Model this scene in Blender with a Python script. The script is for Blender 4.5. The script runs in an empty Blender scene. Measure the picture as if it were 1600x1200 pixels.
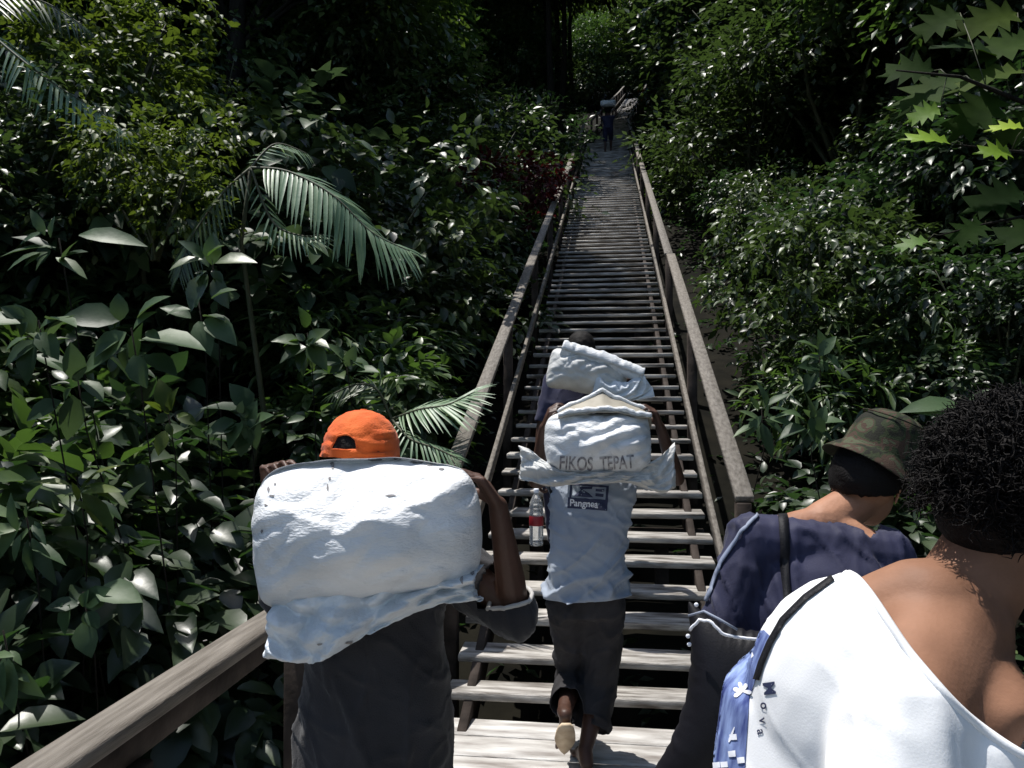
import bpy, bmesh, math, random
import numpy as np
from mathutils import Vector, Matrix, noise
from mathutils.bvhtree import BVHTree
R = math.radians
sc = bpy.context.scene
COL = sc.collection
# ------------------------------------------------------------------ camera, sky, sun, exposure
EYE = Vector((0, 0, 1.67)); FPX = 1200.0
YAW = R(7.27); PITCH = R(0.81)
cam = bpy.data.objects.new('camera', bpy.data.cameras.new('camera')); COL.objects.link(cam)
cam.location = EYE; cam.rotation_euler = (R(90) + PITCH, 0, YAW)
cam.data.sensor_width = 36; cam.data.lens = FPX / 1600 * 36; cam.data.clip_start = 0.05; cam.data.clip_end = 600
sc.camera = cam
SUN_TO = Vector((-0.27, 0.13, 0.955)).normalized()
el = math.asin(SUN_TO.z); az = math.atan2(SUN_TO.x, SUN_TO.y)
w = bpy.data.worlds.new("World"); sc.world = w; w.use_nodes = True
nt = w.node_tree; bg = nt.nodes['Background']; sky = nt.nodes.new('ShaderNodeTexSky')
sky.sky_type = 'NISHITA'; sky.sun_disc = False; sky.sun_elevation = el; sky.sun_rotation = az
nt.links.new(sky.outputs[0], bg.inputs[0]); bg.inputs[1].default_value = 0.15
sl = bpy.data.lights.new('sun', 'SUN'); sl.energy = 4.0; sl.angle = R(0.5); sl.color = (1, .96, .9)
so = bpy.data.objects.new('sun', sl); COL.objects.link(so); so.rotation_euler = SUN_TO.to_track_quat('Z', 'Y').to_euler()
sc.view_settings.view_transform = 'Standard'; sc.view_settings.look = 'None'
sc.view_settings.exposure = 0.70; sc.view_settings.gamma = 1
sc.cycles.use_denoising = True; sc.cycles.max_bounces = 6; sc.cycles.diffuse_bounces = 3
sc.cycles.glossy_bounces = 2; sc.cycles.transmission_bounces = 4; sc.cycles.transparent_max_bounces = 6

CAMF = Vector((-math.sin(YAW) * math.cos(PITCH), math.cos(YAW) * math.cos(PITCH), math.sin(PITCH)))
CAMR = Vector((math.cos(YAW), math.sin(YAW), 0))
CAMU = CAMR.cross(CAMF)
def ray(px, py): return CAMF + CAMR * ((px - 800) / FPX) - CAMU * ((py - 600) / FPX)
def at(px, py, d): return EYE + ray(px, py) * d
def V(*a): return Vector(a)

# ------------------------------------------------------------------ materials
def mat(name, col, rough=.6, col2=None, scale=8, spec=.5, bump=0, bscale=60, stretch=(1, 1, 1), contrast=(.35, .65), detail=4,
        trans=None, island=0, coord='Object', sheen=0):
    m = bpy.data.materials.new(name); m.use_nodes = True; n = m.node_tree.nodes; l = m.node_tree.links
    b = n['Principled BSDF']; b.inputs['Roughness'].default_value = rough; b.inputs['Specular IOR Level'].default_value = spec
    if sheen: b.inputs['Sheen Weight'].default_value = sheen
    tc = n.new('ShaderNodeTexCoord'); mp = n.new('ShaderNodeMapping'); mp.inputs['Scale'].default_value = stretch
    if coord == 'World':
        gp = n.new('ShaderNodeNewGeometry'); l.new(gp.outputs['Position'], mp.inputs[0])
    else: l.new(tc.outputs[coord], mp.inputs[0])
    out = None
    if col2:
        nz = n.new('ShaderNodeTexNoise'); nz.inputs['Scale'].default_value = scale; nz.inputs['Detail'].default_value = detail
        l.new(mp.outputs[0], nz.inputs[0]); cr = n.new('ShaderNodeValToRGB')
        cr.color_ramp.elements[0].position = contrast[0]; cr.color_ramp.elements[1].position = contrast[1]
        cr.color_ramp.elements[0].color = (*col, 1); cr.color_ramp.elements[1].color = (*col2, 1)
        l.new(nz.outputs[0], cr.inputs[0]); out = cr.outputs[0]
    if island:
        g = n.new('ShaderNodeNewGeometry'); mr = n.new('ShaderNodeMapRange')
        mr.inputs[3].default_value = 1 - island; mr.inputs[4].default_value = 1 + island
        l.new(g.outputs['Random Per Island'], mr.inputs[0]); hs = n.new('ShaderNodeHueSaturation')
        hs.inputs['Color'].default_value = (*col, 1)
        if out: l.new(out, hs.inputs['Color'])
        l.new(mr.outputs[0], hs.inputs['Value'])
        mh = n.new('ShaderNodeMapRange'); mh.inputs[3].default_value = .53; mh.inputs[4].default_value = .47
        l.new(g.outputs['Random Per Island'], mh.inputs[0]); l.new(mh.outputs[0], hs.inputs['Hue'])
        out = hs.outputs[0]
    if out: l.new(out, b.inputs['Base Color'])
    else: b.inputs['Base Color'].default_value = (*col, 1)
    if bump:
        n2 = n.new('ShaderNodeTexNoise'); n2.inputs['Scale'].default_value = bscale; n2.inputs['Detail'].default_value = 5
        l.new(mp.outputs[0], n2.inputs[0]); bp = n.new('ShaderNodeBump'); bp.inputs['Strength'].default_value = bump
        bp.inputs['Distance'].default_value = .01
        l.new(n2.outputs[0], bp.inputs['Height']); l.new(bp.outputs[0], b.inputs['Normal'])
    if trans:
        t = n.new('ShaderNodeBsdfTranslucent'); t.inputs[0].default_value = (*trans, 1)
        mx = n.new('ShaderNodeMixShader'); mx.inputs[0].default_value = .35
        l.new(b.outputs[0], mx.inputs[1]); l.new(t.outputs[0], mx.inputs[2])
        l.new(mx.outputs[0], n['Material Output'].inputs[0])
    return m
def leafmat(name, c, c2, rough=.42, trans=None, spec=.6, island=.55):
    rough -= .02
    return mat(name, c, rough, c2, 6, spec, .14, 22, trans=trans, island=island, coord='Object')
M = {}
M['tread'] = mat('tread_wood', (.075, .062, .05), .6, (.46, .44, .41), 5, .45, .5, 40, (.8, 5, 5), (.32, .66), 7, coord='World')
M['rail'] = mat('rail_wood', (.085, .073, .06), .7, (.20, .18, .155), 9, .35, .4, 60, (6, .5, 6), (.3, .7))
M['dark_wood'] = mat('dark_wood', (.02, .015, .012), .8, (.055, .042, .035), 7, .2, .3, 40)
M['deck'] = mat('deck_wood', (.17, .15, .135), .7, (.54, .53, .51), 4, .35, .5, 40, (.8, 4, 4), (.3, .66), 7, coord='World')
M['soil'] = mat('soil', (.003, .003, .002), .95, (.010, .009, .006), 3, .1, .6, 12)
M['bark'] = mat('bark', (.006, .005, .004), .95, (.018, .016, .012), 5, .2, .8, 20, (4, 4, 1))
M['stem'] = mat('green_stem', (.03, .04, .015), .7, (.06, .06, .03), 8)
M['lf_dark'] = leafmat('dark_leaf', (.020, .036, .018), (.042, .066, .033), .4, (.03, .07, .015))
M['lf_mid'] = leafmat('mid_leaf', (.030, .062, .022), (.065, .105, .036), .42, (.07, .14, .02))
M['lf_yel'] = leafmat('yellow_green_leaf', (.036, .065, .011), (.08, .115, .022), .55, (.10, .15, .015), .3)
M['lf_pale'] = leafmat('pale_leaf', (.034, .070, .030), (.075, .125, .058), .5, (.07, .12, .035), .28)
M['lf_pale2'] = leafmat('dull_pale_leaf', (.022, .048, .019), (.052, .092, .038), .5, (.05, .085, .03), .3)
M['lf_far'] = leafmat('far_leaf', (.022, .044, .014), (.062, .095, .034), .43, (.045, .08, .015), .6, .75)
M['lf_palm'] = leafmat('palm_leaf', (.15, .25, .14), (.25, .36, .22), .45, (.18, .27, .11), .5, .25)
M['lf_dry'] = leafmat('dry_leaf', (.07, .055, .03), (.16, .13, .07), .7)
M['lf_red'] = leafmat('red_leaf', (.035, .005, .007), (.065, .012, .013), .6, (.06, .006, .006), .3)
M['lf_orange'] = leafmat('orange_leaf', (.32, .13, .02), (.5, .26, .05), .5, (.5, .22, .03))
M['lf_bright'] = leafmat('bright_backlit_leaf', (.10, .20, .012), (.16, .27, .02), .6, (.42, .62, .03), .3)  # lit copy of the lobed leaf: backlight put into the colour
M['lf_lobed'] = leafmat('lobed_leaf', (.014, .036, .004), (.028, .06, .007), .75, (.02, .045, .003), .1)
M['lf_canopy'] = leafmat('canopy_leaf', (.028, .056, .018), (.06, .095, .028), .45, (.08, .14, .016))
# ------------------------------------------------------------------ object helpers
def link(o): COL.objects.link(o); return o
def tag(o, label=None, cat=None, group=None, kind=None):
    if label: o['label'] = label
    if cat: o['category'] = cat
    if group: o['group'] = group
    if kind: o['kind'] = kind
    return o
def empty(name, loc=(0, 0, 0), rz=0):
    o = bpy.data.objects.new(name, None); o.location = loc; o.rotation_euler = (0, 0, rz); o.empty_display_size = .1
    return link(o)
def obj(name, me, m=None, parent=None, smooth=True):
    """mesh built in world coordinates (or in the parent's own when parent sits at the origin)"""
    o = bpy.data.objects.new(name, me); link(o)
    if m: me.materials.clear(); me.materials.append(m)
    if smooth: me.polygons.foreach_set('use_smooth', [True] * len(me.polygons))
    if parent:
        o.parent = parent
    return o
def pobj(name, me, m, parent, smooth=True):
    """child whose mesh is in world coordinates: keep it there"""
    o = obj(name, me, m, parent, smooth)
    if parent.type == 'EMPTY':
        o.matrix_parent_inverse = (Matrix.Translation(parent.location) @ parent.rotation_euler.to_matrix().to_4x4()).inverted()
    return o
def npmesh(name, verts, faces):
    me = bpy.data.meshes.new(name)
    v = np.asarray(verts, dtype=np.float32).reshape(-1, 3)
    lens = []; loops = []
    for f in faces:
        f = np.asarray(f, dtype=np.int32)
        if len(f) == 0: continue
        lens.append(np.full(len(f), f.shape[1], np.int32)); loops.append(f.ravel())
    lens = np.concatenate(lens); loops = np.concatenate(loops)
    me.vertices.add(len(v)); me.vertices.foreach_set('co', v.ravel())
    me.loops.add(len(loops)); me.loops.foreach_set('vertex_index', loops)
    me.polygons.add(len(lens)); st = np.concatenate([[0], np.cumsum(lens)[:-1]]).astype(np.int32)
    me.polygons.foreach_set('loop_start', st); me.polygons.foreach_set('loop_total', lens)
    me.update(calc_edges=True); me.validate()
    return me
class MB:
    """collects boards and tubes into one mesh"""
    def __init__(s): s.v = []; s.q = []; s.t = []
    def box(s, c, half, ax=None, bev=.004):
        """box with centre c, half sizes, axes ax (3 vectors); bevelled by an inset ring on each end"""
        ax = ax or (V(1, 0, 0), V(0, 1, 0), V(0, 0, 1)); c = Vector(c)
        bm = bmesh.new(); bmesh.ops.create_cube(bm, size=2)
        for v in bm.verts: v.co = V(v.co.x * half[0], v.co.y * half[1], v.co.z * half[2])
        if bev: bmesh.ops.bevel(bm, geom=bm.edges[:], offset=min(bev, min(half) * .6), segments=1, affect='EDGES')
        base = len(s.v)
        for v in bm.verts: s.v.append(tuple(c + ax[0] * v.co.x + ax[1] * v.co.y + ax[2] * v.co.z))
        for f in bm.faces:
            idx = [base + v.index for v in f.verts]
            if len(idx) == 4: s.q.append(idx)
            elif len(idx) == 3: s.t.append(idx)
            else:
                for i in range(1, len(idx) - 1): s.t.append([idx[0], idx[i], idx[i + 1]])
        bm.free(); return s
    def beam(s, p, q, wd, ht, bev=.004, up=V(0, 0, 1)):
        p = Vector(p); q = Vector(q); d = (q - p); L = d.length; d.normalize(); x = d.cross(up).normalized(); z = x.cross(d)
        return s.box((p + q) / 2, (wd / 2, L / 2, ht / 2), (x, d, z), bev)
    def tube(s, pts, rad, n=6, cap=True):
        pts = [Vector(p) for p in pts]; base = len(s.v); m = len(pts); prev = None
        if not hasattr(rad, '__len__'): rad = [rad] * m
        for i, p in enumerate(pts):
            d = (pts[min(i + 1, m - 1)] - pts[max(i - 1, 0)]).normalized()
            if prev is None: a = d.orthogonal().normalized()
            else: a = (prev - d * prev.dot(d)).normalized()
            prev = a; b = d.cross(a)
            for k in range(n):
                t = 2 * math.pi * k / n; s.v.append(tuple(p + (a * math.cos(t) + b * math.sin(t)) * rad[i]))
        for i in range(m - 1):
            for k in range(n):
                s.q.append([base + i * n + k, base + i * n + (k + 1) % n, base + (i + 1) * n + (k + 1) % n, base + (i + 1) * n + k])
        if cap:
            for i in (0, m - 1):
                s.v.append(tuple(pts[i])); c = len(s.v) - 1
                for k in range(n):
                    a_, b_ = base + i * n + k, base + i * n + (k + 1) % n
                    s.t.append([c, a_, b_] if i else [c, b_, a_])
        return s
    def mesh(s, name): return npmesh(name, s.v, [s.q, s.t])
def copy_tree(o, parent=None, dx=None):
    c = o.copy(); COL.objects.link(c); c.parent = parent
    for ch in list(o.children): copy_tree(ch, c)
    return c

# ------------------------------------------------------------------ ground
Y0, G_, RISE = 3.69, .268, .1175; SL = RISE / G_
YE = Y0 + 97 * G_; ZE = 97 * RISE; SL2 = .455
def base(y):
    if y < Y0: return 0.0
    if y < YE: return (y - Y0) * SL
    return ZE + (y - YE) * SL2
def ground(x, y):
    yy = min(y, 92)
    b = base(yy) + .25 * min(0, (y - 1))
    ax = abs(x)
    s = -.9 - .5 * max(0, 1 - abs(y - 2) / 4)
    if x < 0: s += .42 * max(0, min(ax, 4.5) - 1.5) * (1 if y < 8 else max(0, 1 - (y - 8) / 4)) + .55 * max(0, ax - 4.5) - .25 * max(0, ax - 26)
    else: s += .62 * max(0, ax - 2.6) - .3 * max(0, ax - 26)
    s = max(s, -2.4)
    return b + s + .35 * noise.noise(V(x * .3, y * .3, 0)) + .12 * noise.noise(V(x * 1.3, y * 1.3, 3))
nx, ny = 150, 150
gx = np.concatenate([np.linspace(-90, -20, 20), np.linspace(-19.2, 19.2, 110), np.linspace(20, 90, 20)])
gy = np.concatenate([np.linspace(-60, -6, 15), np.linspace(-5, 70, 120), np.linspace(72, 160, 15)])
gv = [(x, y, ground(x, y)) for y in gy for x in gx]
idx = np.arange(nx * ny).reshape(ny, nx)
gf = np.stack([idx[:-1, :-1], idx[:-1, 1:], idx[1:, 1:], idx[1:, :-1]], -1).reshape(-1, 4)
g = obj('ground', npmesh('ground', gv, [gf]), M['soil']); tag(g, kind='structure')

# ------------------------------------------------------------------ stairs
def stair_top(y): return base(y)
def make_flight(name, label, n, org, yaw, slope_r, lx, rx, broken=()):
    root = empty(name, org, yaw); tag(root, label, 'staircase')
    protos = []
    for k in range(6):
        rr = random.Random(k); mb = MB()
        mb.box((0, 0, 0), ((rx - lx) / 2, .105, .019), (V(1, rr.uniform(-.006, .006), rr.uniform(-.004, .004)).normalized(), V(0, 1, 0), V(0, 0, 1)), .006)
        me = mb.mesh('tread'); me.materials.append(M['tread']); protos.append(me)
    for k in range(1, n + 1):
        o = bpy.data.objects.new('tread', protos[(k * 5 + k // 4) % 6]); link(o); o.parent = root
        rr = random.Random(k + 50)
        o.location = ((lx + rx) / 2 + rr.uniform(-.012, .012), k * G_ + .105 - .0, k * slope_r - .019 + rr.uniform(-.009, .009))
        o.scale = (1, rr.uniform(.88, 1.08), rr.uniform(.85, 1.2))
        o.rotation_euler = (rr.uniform(-.045, .045), rr.uniform(-.006, .006), rr.uniform(-.014, .014))
    for x in (lx + .12, rx - .12):
        mb = MB(); mb.beam((x, -.05, -.17), (x, (n + .6) * G_, -.17 + (n + .8) * slope_r), .05, .2)
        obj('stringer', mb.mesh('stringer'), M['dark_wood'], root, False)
    for k in range(8, n, 9):
        z = k * slope_r - .26; y = k * G_
        mb = MB(); mb.box((lx + .3, y, z - .9), (.05, .05, .85)).box((rx - .3, y, z - .9), (.05, .05, .85)); mb.box(((lx + rx) / 2, y - .08, z - .06), ((rx - lx) / 2, .025, .07))
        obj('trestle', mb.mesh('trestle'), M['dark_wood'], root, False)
    return root
LX, RX = -.855, .678
fl1 = make_flight('lower_staircase', 'long weathered wooden stair flight with open risers climbing from the landing', 97, (0, Y0, 0), 0, RISE, LX, RX)
fl2 = make_flight('upper_staircase', 'far narrow-looking upper stair flight bearing right among the trees', 88, (.04, YE + .1, ZE), R(-4.3), SL2 * G_, -.72, .66)
# handrails: h .89 above the slope, boards laid flat, lower rail and posts
def railing(name, label, x, org, yaw, slope, y0, y1, seg, phase=0, side=1, xin=0, mb_first=None):
    root = empty(name, org, yaw); tag(root, label, 'handrail')
    n = max(1, round((y1 - y0) / seg)); seg = (y1 - y0) / n; z = lambda y: slope * y
    for i in range(n):
        a, b = y0 + i * seg, y0 + (i + 1) * seg; rr = random.Random(i * 7 + phase)
        e = rr.uniform(-.012, .012)
        mb = MB(); mb.beam((x + e, a + .01, z(a) + .885), (x + e + rr.uniform(-.01, .01), b - .01, z(b) + .885 + rr.uniform(-.01, .012)), .10, .038, .006)
        obj('top_rail', mb.mesh('top_rail'), M['rail'], root, False)
        mb = MB(); mb.beam((x - side * .06, a + .01, z(a) + .33), (x - side * .06, b - .01, z(b) + .33), .035, .09, .005)
        obj('lower_rail', mb.mesh('lower_rail'), M['rail'], root, False)
        for q in (0, .5):
            yy = a + q * seg + .03
            mb = MB(); mb.box((x + side * .005, yy, z(yy) + .11), (.04, .04, .745), None, .006)
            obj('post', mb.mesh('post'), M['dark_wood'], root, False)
    return root
railing('stair_handrail', 'long left wooden handrail of the lower stair flight', -.92, (0, Y0, 0), 0, SL, .72, 26.0, 4.8, 1, -1)
railing('stair_handrail', 'long right wooden handrail of the lower stair flight', .70, (0, Y0, 0), 0, SL, .52, 26.0, 4.8, 2, 1)
railing('stair_handrail', 'far left handrail of the upper stair flight', -.78, (.04, YE + .1, ZE), R(-4.3), SL2, .5, 24, 4.8, 3, -1)
railing('stair_handrail', 'far right handrail of the upper stair flight', .72, (.04, YE + .1, ZE), R(-4.3), SL2, .5, 24, 4.8, 4, 1)
# landing
ld = empty('landing_platform', (0, 1.5, 0)); tag(ld, 'grey wooden landing deck at the foot of the stairs', 'deck')
yy = -1.4; k = 0
while yy < Y0 + .2:
    wd = .19 + .03 * random.Random(k).random(); wd = min(wd, Y0 + .25 - yy)
    near = yy > 2.6
    x0, x1 = (-1.28, 1.1)
    mb = MB(); mb.box(((x0 + x1) / 2, yy + wd / 2 - 1.5, -.02), ((x1 - x0) / 2, wd / 2 - .005, .018), (V(1, 0, random.Random(k).uniform(-.002, .002)).normalized(), V(0, 1, 0), V(0, 0, 1)))
    obj('deck_board', mb.mesh('deck_board'), M['deck'], ld, False); yy += wd; k += 1
for x in (-1.2, -.1, 1.0):
    mb = MB(); mb.beam((x, -2.9, -.12), (x, Y0 - 1.35, -.12), .07, .15); obj('joist', mb.mesh('joist'), M['dark_wood'], ld, False)
for x in (-1.15, .95):
    for y in (-1, 1.5, 3.6):
        mb = MB(); mb.box((x, y - 1.5, -1.2), (.06, .06, 1.0)); obj('pile', mb.mesh('pile'), M['dark_wood'], ld, False)
lr = empty('landing_handrail', (-1.19, 1.5, 0)); tag(lr, 'near level wooden handrail running along the left side of the landing', 'handrail')
mb = MB(); mb.beam((-.0, -2.6, .87), (0, 2.42, .87), .115, .045, .007); obj('top_rail', mb.mesh('top_rail'), M['rail'], lr, False)
mb = MB(); mb.beam((0, 2.42, .868), (.27, 2.93, .885), .10, .04, .007); obj('top_rail', mb.mesh('top_rail'), M['rail'], lr, False)
mb = MB(); mb.beam((.0, -2.6, .80), (0, 2.4, .80), .035, .09, .007); obj('side_rail', mb.mesh('side_rail'), M['dark_wood'], lr, False)
for y in (-2.4, -1.0, .28, 1.35, 2.38):
    mb = MB(); mb.box((.0, y, .37), (.045, .045, .38)); obj('post', mb.mesh('post'), M['dark_wood'], lr, False)
rr_ = empty('landing_handrail', (1.05, 2.0, 0)); tag(rr_, 'short wooden rail turning off right beside the capped hiker', 'handrail')
mb = MB(); mb.beam((-.33, 2.2, .90), (-.0, 2.16, .90), .1, .045, .007); mb.beam((0, -2.4, .9), (0, 2.2, .9), .1, .045, .007)
obj('top_rail', mb.mesh('top_rail'), M['rail'], rr_, False)
for y in (-2.2, -.6, 1.0, 2.2):
    mb = MB(); mb.box((.0, y, .40), (.045, .045, .45)); obj('post', mb.mesh('post'), M['dark_wood'], rr_, False)
# ------------------------------------------------------------------ foliage
def leaf_template(kind):
    """verts (k,3): y along the leaf 0..1, x across, z up; faces"""
    if kind == 'tiny':
        v = [(0, 0, 0), (-.26, .45, .05), (0, 1, -.08), (.26, .45, .05)]; return np.array(v), [np.array([[0, 3, 2], [0, 2, 1]])]
    if kind == 'lobed':
        side = [(.05, .06), (.30, .10), (.16, .22), (.46, .38), (.20, .42), (.44, .66), (.17, .62), (.28, .88), (.08, .80), (0, 1.02)]
        mid = [(0, 0), (0, .12), (0, .24), (0, .36), (0, .48), (0, .58), (0, .68), (0, .78), (0, .86), (0, 1.02)]
        v = []; f = []
        for (x, y) in mid: v.append((0, y, -.28 * y * y))
        n = len(mid)
        for sgn in (1, -1):
            b = len(v)
            for (x, y) in side: v.append((sgn * x, y, .22 * x - .34 * y * y))
            for i in range(n - 1):
                q = [i, b + i, b + i + 1, i + 1]; f.append(q if sgn > 0 else q[::-1])
        return np.array(v), [np.array(f)]
    prof = {'oval': [(0, .01), (.12, .14), (.35, .27), (.62, .25), (.85, .12), (1, .0)],
            'lance': [(0, .01), (.2, .09), (.45, .125), (.75, .08), (1, .0)],
            'ovate': [(0, .02), (.1, .22), (.3, .34), (.55, .30), (.8, .15), (1, .0)],
            'strip': [(0, .012), (.15, .028), (.6, .024), (1, .002)]}[kind]
    v = []; f = []
    droop = {'strip': .22, 'lance': .30, 'oval': .26, 'ovate': .24}[kind]
    for t, wd in prof:
        z = -droop * t * t; v += [(-wd, t, z + wd * .35), (0, t, z), (wd, t, z + wd * .35)]
    for i in range(len(prof) - 1):
        a = i * 3; f += [[a, a + 1, a + 4, a + 3], [a + 1, a + 2, a + 5, a + 4]]
    return np.array(v), [np.array(f)]
TPL = {k: leaf_template(k) for k in ('tiny', 'lobed', 'oval', 'lance', 'ovate', 'strip')}
def leaves_mesh(name, pos, axis, up, size, kind, rs, wscale=None):
    pos = np.asarray(pos, float); axis = np.asarray(axis, float); up = np.asarray(up, float); size = np.asarray(size, float)
    n = len(pos)
    axis = axis / np.linalg.norm(axis, axis=1, keepdims=True)
    x = np.cross(axis, up); x /= np.linalg.norm(x, axis=1, keepdims=True) + 1e-9; z = np.cross(x, axis)
    T, F = TPL[kind]; T = T.astype(float)
    ws = np.ones(n) if wscale is None else wscale
    Vt = (x[:, None, :] * (T[None, :, 0:1] * ws[:, None, None]) + axis[:, None, :] * T[None, :, 1:2] + z[:, None, :] * T[None, :, 2:3]) * size[:, None, None] + pos[:, None, :]
    off = (np.arange(n) * len(T))[:, None, None]
    return npmesh(name, Vt.reshape(-1, 3), [(f[None] + off).reshape(-1, f.shape[1]) for f in F])
def rnd_unit(rs, n):
    a = rs.normal(size=(n, 3)); return a / np.linalg.norm(a, axis=1, keepdims=True)
def sprigs(rs, cen, dirs, L, per, lsz, spread=.9, droop=.25, jitter=.35, flat=.75):
    """leaves set alternately along short twigs"""
    n = len(cen); pos = []; ax = []; up = []; sz = []
    d = dirs / np.linalg.norm(dirs, axis=1, keepdims=True)
    lat = np.cross(d, np.array([0, 0, 1.0]) + rs.normal(size=(n, 3)) * .2); lat /= np.linalg.norm(lat, axis=1, keepdims=True)
    for j in range(per):
        t = (j + .5) / per; sg = 1 if j % 2 else -1
        p = cen + d * (t * L)[:, None] - np.array([0, 0, 1.0]) * ((t * t) * L * .25)[:, None]
        a = lat * sg * spread * (1 - .5 * t) + d * (.4 + .9 * t) - np.array([0, 0, droop]) + rs.normal(size=(n, 3)) * jitter
        u = np.array([0, 0, flat]) + rs.normal(size=(n, 3)) * (1 - flat) * 1.1 + d * .15
        pos.append(p); ax.append(a); up.append(u); sz.append(lsz * rs.uniform(.65, 1.2, n) * (1 - .25 * abs(t - .5)))
    return np.concatenate(pos), np.concatenate(ax), np.concatenate(up), np.concatenate(sz)
def crown_mesh(name, seed, blobs, ncl, L, per, lsz, kind, shell=.55, **kw):
    """blobs: list of (centre, radii); sprigs sit mostly in the outer shell of each blob"""
    rs = np.random.RandomState(seed); vol = np.array([b[1][0] * b[1][1] for b in blobs]); pick = rs.choice(len(blobs), ncl, p=vol / vol.sum())
    u = rnd_unit(rs, ncl); r = rs.uniform(shell, 1.0, ncl) ** .7
    c = np.array([b[0] for b in blobs], float)[pick]; rad = np.array([b[1] for b in blobs], float)[pick]
    cen = c + u * rad * r[:, None]
    d = u * np.array([1, 1, .5]) + rs.normal(size=(ncl, 3)) * .35
    ll = L * rs.uniform(.6, 1.3, ncl)
    return leaves_mesh(name, *sprigs(rs, cen, d, ll, per, lsz, **kw), kind, rs)
def rand_blobs(seed, n, R0, H0, rb):
    rs = np.random.RandomState(seed); out = []
    for i in range(n):
        a = rs.uniform(0, 6.28); r = R0 * math.sqrt(rs.uniform(0, 1)) ; z = H0 * rs.uniform(-1, 1) * math.sqrt(max(.1, 1 - (r / R0) ** 2 * .8))
        s = rs.uniform(.7, 1.25) * rb; out.append(((r * math.cos(a), r * math.sin(a), z), (s, s, s * .7)))
    return out
def stem_mesh(seed, blobs, z0=0, r0=.03, spread=.06, bend=.15):
    rs = random.Random(seed); mb = MB()
    for (c, rd) in blobs:
        c = Vector(c); a = V(rs.uniform(-spread, spread), rs.uniform(-spread, spread), z0); m = (a + c) * .5 + V(rs.uniform(-bend, bend), rs.uniform(-bend, bend), bend) 
        pts = [a, a.lerp(m, .6), m, m.lerp(c, .6), c]
        mb.tube(pts, [r0, r0 * .8, r0 * .65, r0 * .45, r0 * .2], 5)
    return mb.mesh('stems')
PROTO = {}
def shrub_proto(key, seed, h, w, nb, rb, ncl, L, per, lsz, kind, m, **kw):
    bl = [((x, y, z + h * .55), r) for ((x, y, z), r) in rand_blobs(seed, nb, w, h * .42, rb)]
    f = crown_mesh('foliage', seed, bl, ncl, L, per, lsz, kind, **kw); f.materials.append(M[m])
    s = stem_mesh(seed, bl, 0, .014 + .006 * h); s.materials.append(M['stem'])
    PROTO[key] = (f, s)
shrub_proto('near_dark', 1, 1.5, .65, 9, .34, 420, .30, 6, .15, 'oval', 'lf_dark')
shrub_proto('near_mid', 2, 1.6, .7, 9, .36, 420, .30, 6, .13, 'oval', 'lf_mid')
shrub_proto('near_lance', 3, 1.6, .7, 8, .36, 380, .34, 7, .19, 'lance', 'lf_mid')
shrub_proto('mid_dark', 4, 2.4, 1.1, 12, .55, 900, .36, 6, .14, 'oval', 'lf_dark')
shrub_proto('mid_mid', 5, 2.4, 1.1, 12, .55, 900, .34, 6, .13, 'oval', 'lf_far')
shrub_proto('mid_yel', 6, 2.0, .9, 9, .45, 480, .34, 6, .12, 'oval', 'lf_yel')
shrub_proto('far_dark', 7, 3.2, 1.7, 14, .8, 1500, .42, 5, .16, 'tiny', 'lf_dark')
shrub_proto('far_mid', 8, 3.2, 1.7, 14, .8, 1500, .42, 5, .15, 'tiny', 'lf_far')
shrub_proto('red', 9, 2.0, .9, 8, .5, 260, .3, 5, .17, 'oval', 'lf_red')
shrub_proto('orange', 10, 2.2, .8, 8, .45, 240, .3, 5, .22, 'oval', 'lf_orange')
shrub_proto('pale_small', 11, .9, .55, 8, .28, 170, .24, 6, .085, 'ovate', 'lf_pale')
shrub_proto('near_pale', 12, 1.7, .7, 9, .36, 360, .32, 6, .135, 'ovate', 'lf_pale2')
shrub_proto('near_broad', 13, 1.6, .7, 9, .36, 340, .32, 6, .14, 'ovate', 'lf_dark')
def shrub(key, x, y, label, group=None, name='shrub', s=1.0, z=None, rz=None, cat='shrub', tilt=0):
    rr = random.Random(int(x * 971 + y * 131)); z = ground(x, y) - .05 if z is None else z
    root = empty(name, (x, y, z), rr.uniform(0, 6.28) if rz is None else rz); tag(root, label, cat, group)
    root.rotation_euler.x = tilt
    root.scale = (s * rr.uniform(.9, 1.15), s * rr.uniform(.9, 1.15), s * rr.uniform(.9, 1.15))
    f, st = PROTO[key]
    for nm, me in (('foliage', f), ('stems', st)):
        o = bpy.data.objects.new(nm, me); link(o); o.parent = root
    return root
# trees
def tree_proto(key, seed, H, zc, R0, Hc, nb, rb, ncl, lsz, m, tr=.16, lean=.6, per=5, L=.5):
    rs = random.Random(seed)
    bl = [((x, y, z + zc), r) for ((x, y, z), r) in rand_blobs(seed, nb, R0, Hc, rb)]
    f = crown_mesh('crown', seed, bl, ncl, L, per, lsz, 'tiny', shell=.4); f.materials.append(M[m])
    mb = MB(); pts = []; 
    for i in range(9):
        t = i / 8; pts.append(V(lean * t * t + .12 * math.sin(t * 5 + seed), .1 * math.sin(t * 7 + seed * 2), t * (zc + Hc * .5)))
    mb.tube(pts, [tr * (1.25 - .35 * min(1, i)) * (1 - .75 * i / 8) + .02 for i in range(9)], 10)
    for (c, rd) in bl:
        c = Vector(c); k = max(3, min(7, int(8 * (c.z - 1.2) / (zc + Hc)))); a = pts[k]
        mb.tube([a, a.lerp(c, .4) + V(0, 0, .25), c], [tr * .32, tr * .18, .012], 6)
    t = mb.mesh('trunk'); t.materials.append(M['bark']); PROTO[key] = (f, t)
tree_proto('tree_dark', 21, 11, 6.5, 2.8, 3.2, 22, 1.15, 3600, .20, 'lf_canopy')
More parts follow.
